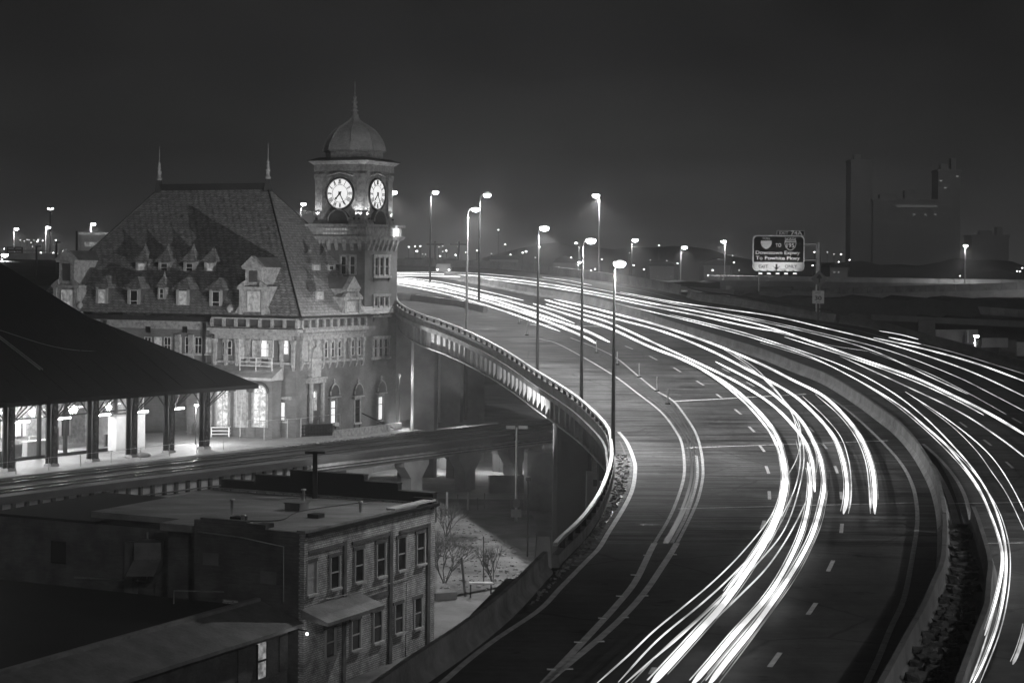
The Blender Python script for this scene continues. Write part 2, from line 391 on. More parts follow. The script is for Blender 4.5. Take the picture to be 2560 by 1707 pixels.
def deckmesh(f0, f1, Y0, Y1, n=24, thick=0.0):
    mb = MB(); Ys = list(np.arange(Y0, Y1, 1.0)) + [Y1]; vs = []
    for Y in Ys:
        a, b = f0(Y), f1(Y)
        vs += [(a + (b - a) * k / n, Y, zr(Y)) for k in range(n + 1)]
    W_ = n + 1; m = len(Ys)
    mb.add(vs, [(j * W_ + i, j * W_ + i + 1, (j + 1) * W_ + i + 1, (j + 1) * W_ + i) for j in range(m - 1) for i in range(n)])
    if thick:
        for Y in (): pass
        A = [Vector((f0(Y), Y, zr(Y))) for Y in Ys]; B = [Vector((f1(Y), Y, zr(Y))) for Y in Ys]; d = Vector((0, 0, -thick))
        mb.sheet(A, [p + d for p in A]); mb.sheet(B, [p + d for p in B]); mb.sheet([p + d for p in A], [p + d for p in B])
    return mb
YS = 79.5
gl_px = [(1213, 783), (1258, 810), (1347, 846), (1400, 862), (1521, 930), (1591, 981), (1655, 1032), (1693, 1083), (1706, 1115), (1711, 1162), (1708, 1200), (1694, 1246), (1671, 1299), (1631, 1367), (1589, 1452), (1546, 1507), (1500, 1558), (1393, 1672)]
gr_px = [(1215, 772), (1316, 800), (1400, 834), (1524, 885), (1591, 936), (1642, 977), (1684, 1003), (1719, 1048), (1741, 1086), (1752, 1124), (1757, 1162), (1756, 1200), (1743, 1253), (1717, 1310), (1685, 1370), (1653, 1420), (1614, 1477), (1564, 1534), (1500, 1594), (1405, 1672)]
fGL = XY(gl_px); fGR = XY(gr_px)
midf = lambda Y: (fGL(Y) + fGR(Y)) / 2 if Y < 186 else fGR(186) - (Y - 186) * 0.9
struct('ramp_road', deckmesh(XLf, midf, YS, 187, 14, 0.5), M['deck'])
struct('highway_road', deckmesh(midf, medR, YS, 187, 20, 0.5), M['hwy'])
struct('highway_far_road', deckmesh(XLf, medR, 187, 345, 20, 0.5), M['hwy'])
struct('approach_road', deckmesh(XLf, medR, 34, YS, 26), M['asphalt'])
struct('outer_road', deckmesh(XOL, XOR, 81, 345, 22, 0.5), M['hwy2'])
struct('outer_approach_road', deckmesh(XOL, XOR, 34, 81, 16, 0.5), M['asphalt'])
# embankment and retaining wall under the near end of the ramp
Ys = np.arange(34, 75, 2.0)
A = [Vector((XLf(Y) - 0.5, Y, zr(Y) - .01)) for Y in Ys]; B = [Vector((XLf(Y) - 1.5, Y, zr(Y) - 1.2)) for Y in Ys]; C = [Vector((XLf(Y) - 1.7, Y, ZG - .3)) for Y in Ys]
mb = MB().sheet([a + Vector((.6, 0, 0)) for a in A], A).sheet(A, B).sheet(B, C); mb.add([A[-1], B[-1], C[-1], Vector((20, 74, ZG)), Vector((20, 74, zr(74) - .6))], [(0, 1, 2, 3, 4)])
struct('embankment', mb, M['grass'])
# retaining wall coping beside the embankment
P = [Vector((XLf(Y) - 2.3, Y, zr(Y) - 0.9 - (75 - Y) * .012)) for Y in np.arange(46, 78, 2.0)]
rw = obj('retaining_wall', MB().sweep(P, [(-.25, 0), (.25, 0), (.25, -9.5), (-.25, -9.5)]), M['concrete_dark'])
tag(rw, 'dark concrete retaining wall running beside the near end of the ramp barrier', 'retaining wall')

# ------------------------------------------------------------------ painted lines (sheets 8 mm above the deck)
def line(f, Y0, Y1, wdt, m, name='lane_line', dz=.008, seg=1.0):
    Ys = list(np.arange(Y0, Y1, seg)) + [Y1]; A = []; B = []
    for Y in Ys:
        d = (f(Y + .3) - f(Y - .3)) / .6; k = math.sqrt(1 + d * d); h = wdt / 2
        A.append(Vector((f(Y) - h / k, Y + h * d / k, 0))); B.append(Vector((f(Y) + h / k, Y - h * d / k, 0)))
    for p in A + B: p.z = zr(p.y) + dz
    return struct(name, MB().sheet(A, B), m)
fCurb = XY([(1532, 1064), (1565, 1102), (1584, 1147), (1588, 1174), (1581, 1222), (1560, 1268), (1522, 1329), (1497, 1370), (1467, 1401), (1402, 1468), (1347, 1525), (1240, 1597), (1164, 1655), (1109, 1704)])
line(fCurb, 42, 122, .22, M['paint'], 'ramp_edge_line')
line(lambda Y: fCurb(Y) - .42, 80, 118, .1, M['tar'], 'ramp_edge_seal')
line(fGL, 52, 80, .26, M['paint'], 'gore_edge_line'); line(fGL, 80, 178, .16, M['wornpaint'], 'gore_edge_line')
line(fGR, 52, 80, .26, M['paint'], 'gore_edge_line'); line(fGR, 80, 178, .16, M['wornpaint'], 'gore_edge_line')
line(lambda Y: fGL(Y) + .42, 80, 140, .14, M['tar'], 'gore_seal'); line(lambda Y: fGR(Y) - .42, 80, 140, .14, M['tar'], 'gore_seal')
line(lambda Y: fGL(Y) + .75, 80, 112, .16, M['wornpaint'], 'gore_seal')
# dark hatched gore between
struct('gore_surface', deckmesh(lambda Y: fGL(Y) + .9, lambda Y: fGR(Y) - .5, 86, 184, 3).__class__() if False else MB().sheet([Vector((fGL(Y) + .9, Y, zr(Y) + .005)) for Y in np.arange(86, 182, 1.)], [Vector((fGR(Y) - .5, Y, zr(Y) + .005)) for Y in np.arange(86, 182, 1.)]), M['asphalt'])
fEdge = XY([(1973, 945), (2059, 987), (2123, 1029), (2200, 1099), (2251, 1156), (2279, 1207), (2291, 1257), (2293, 1310), (2281, 1392), (2259, 1498), (2227, 1569), (2195, 1647), (2167, 1707)])
line(fEdge, 40, 150, .2, M['wornpaint'], 'highway_edge_line')
fOE = XY([(2250, 1062), (2352, 1150), (2409, 1232), (2433, 1330), (2447, 1400), (2449, 1470), (2437, 1541), (2416, 1612), (2384, 1707)])
line(fOE, 40, 118, .2, M['wornpaint'], 'outer_edge_line')
fOE2 = lambda Y: fOut(Y) - 2.2
line(fOE2, 150, 250, .15, M['wornpaint'], 'outer_edge_line')
def dash(a, b, wdt=.17):
    p, q = rd(*a), rd(*b); d = (q - p); d.z = 0; d.normalize(); r = Vector((d.y, -d.x, 0)) * wdt / 2
    vs = [p - r, p + r, q + r, q - r]
    for v in vs: v.z = zr(v.y) + .012
    struct('lane_dash', MB().add(vs, [(0, 1, 2, 3)]), M['paint'])
for a, b in [((1563, 865), (1582, 873)), ((1623, 890), (1643, 900)), ((1684, 919), (1702, 930)), ((1741, 952), (1759, 963)), ((1791, 985), (1804, 995)), ((1837, 1023), (1853, 1036)), ((1872, 1066), (1886, 1080)), ((1899, 1113), (1911, 1129)), ((1915, 1165), (1922, 1184)), ((1923, 1228), (1924, 1248)), ((1911, 1301), (1904, 1322)), ((1802, 1508), (1783, 1538)), ((1636, 1668), (1627, 1685)),
             ((1805, 921), (1825, 931)), ((1866, 955), (1886, 966)), ((2022, 1067), (2034, 1080)), ((2055, 1109), (2067, 1122)), ((2087, 1165), (2094, 1183)), ((2102, 1229), (2104, 1248)), ((2105, 1309), (2103, 1332)), ((2083, 1401), (2070, 1428)), ((2040, 1507), (2020, 1536)), ((1950, 1631), (1924, 1667)),
             ((2388, 973), (2406, 980)), ((2399, 1055), (2417, 1068)), ((2459, 1099), (2478, 1114)), ((2515, 1154), (2533, 1170)), ((2531, 1045), (2554, 1058)), ((1674, 789), (1700, 795))]:
    dash(a, b)
# small raised pavement markers either side of the gore lines
marker = MB().box(-.13, .13, -.06, .06, 0, .03)
mk0 = None
for i, (x, y) in enumerate([(1616, 1388), (1684, 1386), (1585, 1437), (1549, 1490), (1612, 1489), (1505, 1545), (1562, 1543), (1445, 1605), (1501, 1603), (1378, 1673), (1422, 1672)]):
    p = rd(x, y, .005)
    if mk0 is None:
        mk0 = obj('pavement_marker', marker, M['paint'], local=True); o = mk0
    else: o = mk0.copy(); COL.objects.link(o)
    wh_ = 'left of the left gore line' if i in (0, 2, 3, 5, 7, 9) else 'right of the right gore line'; nth_ = ['topmost', 'topmost', 'second from the top', 'third from the top', 'second from the top', 'fourth from the top', 'third from the top', 'fifth from the top', 'fourth from the top', 'lowest', 'lowest'][i]
    o.location = p; tag(o, 'small white raised marker ' + wh_ + ', ' + nth_, 'pavement marker', 'pavement markers beside the gore lines')
# transverse joints
def joint(a, b, m, wdt, name='expansion_joint'):
    P = [rd(a[0] + (b[0] - a[0]) * t, a[1] + (b[1] - a[1]) * t, .011) for t in np.linspace(0, 1, 24)]
    q = Vector((0, wdt / 2, 0)); A = [p - q for p in P]; B = [p + q for p in P]
    for p in A + B: p.z = zr(p.y) + .011
    struct(name, MB().sheet(A, B), m)
joint((1325, 811), (1500, 816), M['joint'], .45); joint((1684, 1003), (2015, 985), M['joint'], .32); joint((2015, 985), (2090, 980), M['tar'], .2)
joint((1716, 1119), (2220, 1101), M['joint'], .18); joint((1696, 1271), (2284, 1256), M['joint'], .1); joint((1672, 1302), (2290, 1300), M['tar'], .12)
joint((1600, 1310), (1660, 1311), M['tar'], .1)
joint((2165, 984), (2520, 970), M['tar'], .3); joint((2262, 1100), (2420, 1090), M['tar'], .2); joint((2370, 1258), (2560, 1255), M['joint'], .1); joint((2430, 1357), (2560, 1356), M['joint'], .12)
def rock(mb, c, s, rr):
    vs = []
    for k in range(8): vs.append(Vector((c[0] + s * rr.uniform(.5, 1.3) * (1 if k & 1 else -1), c[1] + s * rr.uniform(.4, 1.1) * (1 if k & 2 else -1), c[2] + s * (rr.uniform(.3, 1.1) if k & 4 else -.2))))
    mb.add(vs, [(0, 2, 3, 1), (4, 5, 7, 6), (0, 1, 5, 4), (2, 6, 7, 3), (0, 4, 6, 2), (1, 3, 7, 5)])
# debris along the ramp parapet
mb = MB(); r3 = random.Random(5)
Ysd = np.arange(60, 112, .5)
for Y in Ysd:
    xl, xc = XLf(Y) + .15, fCurb(Y) - .35
    if xc - xl < .2: continue
    for _ in range(10 if Y > 72 else 3):
        x = xl + (xc - xl) * r3.random() ** .8; s = .05 + .17 * r3.random() ** 2
        y = Y + r3.random() * .5
        rock(mb, (x, y, zr(y) + .01), s * .42, r3)
g = struct('gutter_debris', mb, M['gravel'], 'stuff', 'pale gravel and litter lying in the gutter below the ramp parapet')
mb = MB().sheet([Vector((XLf(Y) + .05, Y, zr(Y) + .006)) for Y in np.arange(74, 112, 1.)], [Vector((fCurb(Y) - .15, Y, zr(Y) + .006)) for Y in np.arange(74, 112, 1.)])
struct('gutter', mb, M['gravel'])

# ------------------------------------------------------------------ BARRIERS
JER = [(0, 0), (.62, 0), (.62, .1), (.45, .3), (.40, .88), (.22, .88), (.17, .3), (0, .1)]
def barrier(name, label, f, Y0, Y1, m, side=1, seg=None, prof=JER, step=1.0, group=None, cat='barrier', dz=0.0):
    t = thing(name, label, cat, (f((Y0 + Y1) / 2), (Y0 + Y1) / 2, zr((Y0 + Y1) / 2)), group)
    pr = [(a * side, b) for a, b in prof]
    L_ = seg or 6.0; y = Y0; n = 0
    while y < Y1 - .5:
        # section length along the curve
        d = (f(y + .5) - f(y - .5)); dy = L_ / math.sqrt(1 + d * d); y2 = min(y + dy, Y1)
        P = [Vector((f(v), v, zr(v) + dz)) for v in np.linspace(y + .02 * dy / L_ * 2, y2, 5)]
        obj('barrier_section', MB().sweep(P, pr), m, t); y = y2; n += 1
        if n > 95: break
    return t
barrier('median_barrier', 'pale ribbed concrete barrier dividing the two carriageways along the whole curve', fMed, 84, 262, M['barrier'])
fM2 = lambda Y: fMed(Y) + 2.1 - max(0, (Y - 62)) * .03
barrier('median_barrier', 'worn near length of the median barrier with dark rubble behind it', fMed, 44, 83.6, M['concrete_dark'], seg=4)
barrier('median_barrier', 'dark outer kerb wall behind the rubble filled strip of the median', fM2, 44, 86, M['concrete_dark'], seg=4)
mb = MB()
for Y in np.arange(45, 84, .35):
    for _ in range(5):
        x = fMed(Y) + .7 + (fM2(Y) - fMed(Y) - .9) * r3.random(); s = .04 + .26 * r3.random() ** 3
        rock(mb, (x, Y + .3 * r3.random(), zr(Y) + .22), s * .8, r3)
struct('median_rubble', mb, M['rubble'], 'stuff', 'broken rubble lying between the two walls of the near median')
struct('median_bed', MB().sheet([Vector((fMed(Y) + .3, Y, zr(Y) + .2)) for Y in np.arange(44, 86, 1.)], [Vector((fM2(Y) + .3, Y, zr(Y) + .2)) for Y in np.arange(44, 86, 1.)]), M['concrete_dark'])
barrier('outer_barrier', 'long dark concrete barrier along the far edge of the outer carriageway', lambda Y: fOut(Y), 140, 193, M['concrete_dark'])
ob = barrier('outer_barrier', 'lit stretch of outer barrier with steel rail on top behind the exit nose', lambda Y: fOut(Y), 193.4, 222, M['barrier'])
P = [Vector((fOut(Y) + .35, Y, zr(Y) + 1.15)) for Y in np.arange(194, 224, 1.5)]
obj('top_rail', MB().tube(P, .09), M['steel_dark'], ob)
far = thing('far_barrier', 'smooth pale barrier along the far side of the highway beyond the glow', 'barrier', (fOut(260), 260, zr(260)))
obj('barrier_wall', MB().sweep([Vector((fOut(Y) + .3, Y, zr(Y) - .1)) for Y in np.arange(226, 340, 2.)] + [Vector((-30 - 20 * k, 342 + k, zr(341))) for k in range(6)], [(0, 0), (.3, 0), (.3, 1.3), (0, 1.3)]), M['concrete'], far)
# ramp left barrier (near jersey sections)
barrier('ramp_barrier', 'dark stained concrete barrier along the near left edge of the ramp', lambda Y: XLf(Y), 36, 72, M['barrier'], side=-1, seg=7)
pe = rd(1392, 1415); 
# ramp parapet + rail + posts
t = thing('ramp_parapet', 'curved ramp parapet with dark steel rail and close posts sweeping past the tower', 'parapet', (XLf(130), 130, zr(130)))
Pp = [Vector((XLf(Y), Y, zr(Y))) for Y in list(np.arange(73.5, 188, 1.))]
for k in range(24): Pp.append(Vector((XLf(188 + k * 1.2) , 188 + k * 1.2, zr(188 + k * 1.2))))
obj('parapet_wall', MB().sweep(Pp, [(-.45, -.55), (0.0, -.55), (0.0, .5), (-.3, .5), (-.3, -.1), (-.45, -.1)]), M['barrier'], t)
obj('top_rail', MB().sweep([p + Vector((0, 0, 0)) for p in Pp], [(-.24, .86), (-.06, .86), (-.06, 1.0), (-.24, 1.0)]), M['steel'], t)
pos = []; acc = 0; last = Pp[0]
for p in Pp[1:]:
    acc += (p - last).length; last = p
    if acc > 1.35: pos.append(p); acc = 0
for p in pos[:99]:
    obj('rail_post', MB().box(p.x - .26, p.x - .04, p.y - .11, p.y + .11, p.z + .49, p.z + .87), M['steel_dark'], t)
obj('end_block', MB().hull([Vector((pe.x - .9, pe.y - .5, pe.z - .2)), Vector((pe.x - .2, pe.y - .5, pe.z - .2)), Vector((pe.x - .2, pe.y + 1.2, pe.z - .2)), Vector((pe.x - .9, pe.y + 1.2, pe.z - .2))],
                          [Vector((pe.x - .8, pe.y - .4, pe.z + 1.25)), Vector((pe.x - .3, pe.y - .4, pe.z + 1.25)), Vector((pe.x - .3, pe.y + 1.1, pe.z + 1.25)), Vector((pe.x - .8, pe.y + 1.1, pe.z + 1.25))]), M['concrete'], t)
# ramp girder below the edge, in spans
gt = thing('ramp_girder', 'steel edge girders with vertical stiffeners carrying the curved ramp', 'girder', (XLf(150), 150, zr(150) - 2))
y = 92.0
while y < 208:
    y2 = min(y + 12, 212)
    P = [Vector((XLf(v) + .45, v, zr(v))) for v in np.linspace(y + .08, y2, 9)]
    g = obj('girder_span', MB().sweep(P, [(-.12, -.5), (.12, -.5), (.12, -2.3), (-.12, -2.3)]).sweep(P, [(-.4, -2.3), (.4, -2.3), (.4, -2.42), (-.4, -2.42)]), M['concrete'], gt)
    for v in np.linspace(y + .4, y2 - .3, 8):
        obj('stiffener', MB().box(XLf(v) + .1, XLf(v) + .33, v - .06, v + .06, zr(v) - 2.3, zr(v) - .5), M['concrete'], g)
    y = y2
# gore nose barrier island beside the two tall lamps
fG = lambda Y: 1.0
nose = thing('gore_barrier', 'dark concrete barrier island with rubble top where ramp and highway split', 'barrier', tuple(rd(1150, 770)))
A = [rd(x, y) for x, y in [(1213, 781), (1150, 766), (1090, 758), (1030, 751), (985, 748)]]
obj('barrier_wall', MB().sweep(A, [(-.3, 0), (.3, 0), (.2, .7), (-.2, .7)]), M['concrete'], nose)
A = [rd(x, y) for x, y in [(1213, 776), (1160, 757), (1100, 746), (1040, 741), (985, 739)]]
obj('barrier_wall', MB().sweep(A, [(-.3, 0), (.3, 0), (.2, .35), (-.2, .35)]), M['concrete_dark'], nose)

# delineator posts on the gore edge
d0 = None
for x, yb, yt in [(1317, 838, 813), (1491, 882, 853), (1543, 912, 881), (1598, 943, 910), (1642, 978, 944), (1669, 1010, 970), (1668 - 370, 809, 790)]:
    p = rd(x, yb); 
    if d0 is None:
        d0 = thing('delineator_post', 'slim pale delineator post standing along the gore kerb', 'delineator post', tuple(p), 'delineator posts along the gore kerb')
        obj('post', MB().tube([(0, 0, 0), (0, 0, 1.15)], .05, 6), M['steel'], d0, local=True); obj('base', MB().box(-.18, .18, -.18, .18, 0, .1), M['black'], d0, local=True); o = d0
    else: o = copy_tree(d0)
    o.location = p
    o['label'] = {1317: 'delineator post just left of the third lamp pole', 1491: 'delineator post between the two nearest lamp poles', 1543: 'delineator post just right of the nearest lamp pole', 1598: 'fourth slim delineator post along the gore kerb, middle of the row', 1642: 'slim delineator post second from the near end of the gore kerb', 1669: 'nearest dark delineator post at the end of the gore kerb', 1298: 'farthest tiny delineator post at the tip of the gore'}[x]

# ================================================================== LIGHT STREAKS left by the passing traffic
g1, g2 = 'light streaks on the inner carriageway', 'light streaks on the outer carriageway'
def streak(label, px, r=.09, m='trail', dz=.62, group=None, n=6):
    P = [rd(q.x, q.y, dz) for q in cat([(x, y, 0) for x, y in px], n)]; r *= .66 if group == g1 else .54; k = len(P)
    R_ = [r * min(1, .35 + .3 * i, .35 + .3 * (k - 1 - i)) for i in range(k)]
    o = obj('light_streak', MB().tube(P, R_, 6), E[m], recalc=False)
    if r > .035:
        def off(d, h): return [p + Vector(((P[min(i + 1, k - 1)] - P[max(i - 1, 0)]).normalized().cross(Vector((0, 0, 1)))) * d) + Vector((0, 0, h)) for i, p in enumerate(P)]
        obj('edge_strand', MB().tube(off(r * 1.75, .02)[2:-1], r * .22, 5), E['trail_s'], o, recalc=False)
        if r > .085: obj('edge_strand', MB().tube(off(-r * 1.6, -.03)[1:-3], r * .15, 5), E['trail_d'], o, recalc=False)
    return tag(o, label, 'light streak', group)
g1, g2 = 'light streaks on the inner carriageway', 'light streaks on the outer carriageway'
T = streak
T('double white streak on the inner carriageway nearest the median, ending above its edge line', [(1385, 748), (1454, 763), (1521, 780), (1642, 812), (1773, 856), (1900, 909), (1980, 949), (2059, 990), (2117, 1045), (2155, 1099), (2177, 1156), (2186, 1210), (2187, 1283)], .15, group=g1)
T('thin streak hugging the left side of the one nearest the median', [(2038, 985), (2095, 1035), (2138, 1090), (2163, 1150), (2172, 1210), (2176, 1283)], .045, 'trail_s', group=g1)
T('broad streak second from the median, stopping level with its neighbour', [(1362, 749), (1400, 760), (1528, 794), (1655, 828), (1767, 872), (1862, 920), (1974, 981), (2038, 1035), (2085, 1092), (2107, 1147), (2117, 1203), (2116, 1250), (2109, 1283)], .14, group=g1)
T('thin streak on the right of the second broad one, stopping beside it', [(2006, 990), (2060, 1040), (2102, 1092), (2121, 1147), (2128, 1203), (2127, 1250), (2121, 1283)], .04, 'trail_s', group=g1)
T('streak from the ramp merge that ends beside the wide bundle left of the lane dashes', [(1365, 760), (1457, 786), (1528, 808), (1655, 866), (1760, 914), (1846, 957), (1923, 1006), (1975, 1054), (2015, 1108), (2032, 1163), (2037, 1228)], .13, group=g1)
T('widest white streak running down to the bottom centre of the road', [(1333, 759), (1454, 797), (1528, 822), (1623, 866), (1719, 904), (1815, 958), (1878, 1009), (1929, 1067), (1952, 1115), (1962, 1160), (1966, 1203), (1955, 1264), (1926, 1335), (1873, 1420), (1809, 1509), (1749, 1576), (1685, 1647), (1625, 1712)], .16, group=g1)
T('second strand fused to the left of the widest streak', [(1728, 907), (1805, 958), (1868, 1012), (1918, 1070), (1944, 1118), (1955, 1163), (1957, 1205), (1947, 1260), (1920, 1325), (1868, 1406), (1805, 1492)], .09, 'trail', group=g1)
T('broad streak starting mid curve and running to the bottom right of the widest one', [(2019, 1156), (2026, 1203), (2019, 1274), (1997, 1349), (1955, 1434), (1909, 1502), (1837, 1583), (1784, 1647), (1728, 1712)], .13, group=g1)
T('rightmost broad streak that reaches the bottom of the inner carriageway', [(1789, 904), (1897, 961), (1958, 1006), (2006, 1054), (2040, 1115), (2055, 1162), (2060, 1221), (2042, 1303), (2015, 1370), (1962, 1459), (1891, 1559), (1820, 1647), (1770, 1712)], .13, group=g1)
T('thin lane changing streak crossing all the others to end furthest left at the bottom', [(1776, 853), (1846, 896), (1897, 936), (1948, 987), (1990, 1040), (2003, 1095), (1990, 1150), (1958, 1210), (1926, 1292), (1855, 1381), (1784, 1452), (1713, 1512), (1635, 1576), (1571, 1637), (1490, 1709)], .04, 'trail_s', group=g1)
T('thin streak weaving down beside the widest one to the lower left', [(1830, 880), (1890, 922), (1935, 968), (1978, 1030), (1995, 1090), (2001, 1150), (1987, 1221), (1948, 1299), (1901, 1363), (1820, 1448), (1749, 1512), (1642, 1601), (1546, 1704)], .045, 'trail_s', group=g1)
T('thin streak just right of the weaving one, close to the widest bundle', [(1850, 905), (1915, 950), (1965, 1010), (1999, 1075), (2010, 1150), (1990, 1249), (1958, 1328), (1905, 1395), (1830, 1470), (1700, 1590), (1640, 1640), (1560, 1709)], .045, 'trail_s', group=g1)
T('dim thin streak inside the bundle, ending at the bottom between two thin ones', [(1990, 1100), (2000, 1160), (1975, 1255), (1935, 1335), (1862, 1427), (1760, 1530), (1660, 1620), (1575, 1709)], .035, 'trail_d', group=g1)
T('thin streak peeling right of the widest one above the road debris', [(2018, 1246), (1990, 1305), (1955, 1365), (1912, 1424), (1855, 1482), (1790, 1545)], .05, 'trail_s', group=g1)
T('hairline arc right of the broad pair on the inner carriageway', [(1930, 985), (1985, 1030), (2025, 1090), (2042, 1150), (2036, 1200), (2008, 1270)], .025, 'trail_d', group=g1)
T('hairline just outside the rightmost broad streak in the lower road', [(2070, 1225), (2056, 1300), (2030, 1366), (1985, 1450), (1905, 1562), (1840, 1650), (1795, 1709)], .025, 'trail_d', group=g1)
T('hairline pair member between the two right broad streaks at the bottom', [(2048, 1240), (2030, 1315), (1985, 1405), (1925, 1500), (1850, 1590), (1750, 1709)], .03, 'trail_d', group=g1)
# upstream bundle beside the tower
T('long merging streak emerging from behind the tower, ending by the third tall lamp', [(960, 700), (994, 705), (1098, 723), (1213, 752), (1341, 793), (1454, 839), (1490, 858)], .17, group=g1)
T('streak beside the tower that ends just right of the middle lamp pole', [(960, 697), (994, 700), (1098, 716), (1213, 744), (1341, 785), (1457, 824), (1524, 855)], .19, group=g1)
T('short bright streak from the tower stopping before the fork of lamp poles', [(960, 693), (994, 696), (1098, 711), (1213, 738), (1341, 772), (1436, 808)], .15, group=g1)
T('upper streak from the tower ending where the median becomes visible', [(960, 690), (994, 692), (1102, 705), (1213, 728), (1309, 751)], .07, group=g1)
T('second upper streak from the tower, a little shorter than the top one', [(994, 696), (1102, 712), (1200, 736), (1281, 750)], .06, 'trail_s', group=g1)
T('lowest streak leaving the tower along the highway shoulder', [(960, 706), (994, 711), (1098, 731), (1190, 756), (1290, 788), (1400, 828)], .12, group=g1)
# outer carriageway
T('thick far white band along the outer carriageway from tower to right edge', [(960, 683), (994, 683), (1167, 688), (1341, 706), (1500, 733), (1623, 757), (1751, 780), (1900, 812), (2027, 853), (2155, 898), (2282, 942), (2378, 986), (2474, 1034), (2572, 1092)], .16, group=g2)
T('band fused below the thick far one, fading before mid curve', [(960, 688), (1167, 693), (1341, 713), (1454, 731), (1528, 745), (1623, 765), (1751, 790), (1870, 816), (1962, 832)], .14, group=g2)
T('band fused above the thick far one beside the glow of the near lamp', [(960, 680), (1167, 682), (1341, 697), (1454, 716), (1560, 735), (1700, 762), (1860, 795), (2060, 840), (2191, 880), (2310, 935), (2420, 985)], .07, 'trail_s', group=g2)
T('thin streak starting beyond the near lamp and running along the exit nose barrier', [(1550, 730), (1687, 755), (1815, 773), (1942, 792), (2059, 819), (2187, 850), (2314, 888), (2442, 935), (2572, 996)], .09, group=g2)
T('parallel streak just below the one passing the exit nose barrier', [(1560, 735), (1700, 762), (1815, 784), (1900, 799), (2059, 834), (2187, 866), (2282, 897), (2400, 945), (2480, 985), (2572, 1033)], .05, 'trail_s', group=g2)
T('thick streak beginning near the small sign post and leaving at the right edge', [(2184, 844), (2314, 873), (2442, 909), (2572, 957)], .11, group=g2)
T('thick short streak just right of that, thinning towards the right edge', [(2222, 843), (2302, 860)], .11, group=g2)
T('pale soft continuation streak highest on the outer carriageway at right', [(2302, 860), (2400, 885), (2572, 938)], .06, 'trail_d', group=g2)
T('short separate streak highest of all beside the outer barrier', [(2198, 827), (2250, 836), (2296, 848)], .06, group=g2)
T('first of the pair of streaks in the lane next to the median, outer side', [(1486, 746), (1674, 790), (1815, 826), (1900, 850), (2027, 892), (2155, 956), (2251, 1014), (2314, 1067), (2378, 1126), (2442, 1210), (2475, 1280), (2497, 1340), (2507, 1390), (2503, 1440), (2487, 1510), (2462, 1587)], .08, group=g2)
T('longest streak next to the median on the outer side, reaching the bottom edge', [(1674, 786), (1815, 820), (1900, 844), (2091, 908), (2219, 973), (2314, 1045), (2402, 1135), (2445, 1190), (2480, 1250), (2505, 1320), (2516, 1390), (2512, 1470), (2494, 1559), (2462, 1647), (2430, 1712)], .07, group=g2)
T('inner companion of the longest outer streak with a soft edge', [(1900, 856), (2060, 908), (2200, 985), (2300, 1062), (2390, 1150), (2440, 1215), (2478, 1290), (2502, 1370), (2500, 1450), (2478, 1550), (2450, 1640), (2422, 1712)], .045, 'trail_s', group=g2)
T('hairline on the right of the longest outer streak', [(2260, 1020), (2350, 1095), (2430, 1175), (2490, 1262), (2518, 1340), (2526, 1410), (2518, 1500), (2496, 1590), (2450, 1706)], .035, 'trail_s', group=g2)
T('streak in the middle lane of the outer road that ends before the lane dash', [(1961, 842), (2123, 893), (2282, 951), (2390, 1000), (2459, 1037)], .07, group=g2)
T('pale streak of the outer middle lane leaving at the right edge', [(2100, 890), (2250, 958), (2400, 1030), (2500, 1095), (2572, 1150)], .08, 'trail_s', group=g2)
T('streak crossing the second outer lane and leaving low at the right edge', [(2263, 979), (2362, 1043), (2442, 1105), (2490, 1155), (2533, 1222), (2572, 1300)], .05, group=g2)
T('thin partner left of the streak leaving low at the right edge', [(2300, 1005), (2380, 1065), (2440, 1125), (2480, 1180), (2520, 1240), (2568, 1340)], .04, 'trail_s', group=g2)
T('thin line ending in the far outer lane right of centre', [(1700, 779), (1900, 821), (2060, 860), (2171, 878)], .03, 'trail_s', group=g2)
T('thin line in the far outer lane that ends right of the dark seam', [(2171, 878), (2314, 930), (2420, 982), (2515, 1035)], .03, 'trail_s', group=g2)
T('cut short bundle in the bottom right corner of the outer road', [(2568, 1545), (2558, 1590), (2545, 1630), (2532, 1659)], .1, 'trail_s', group=g2)
T('short straight streak above the far barrier between two lamp poles', [(1355, 693), (1420, 701), (1480, 713)], .06, group=g2)
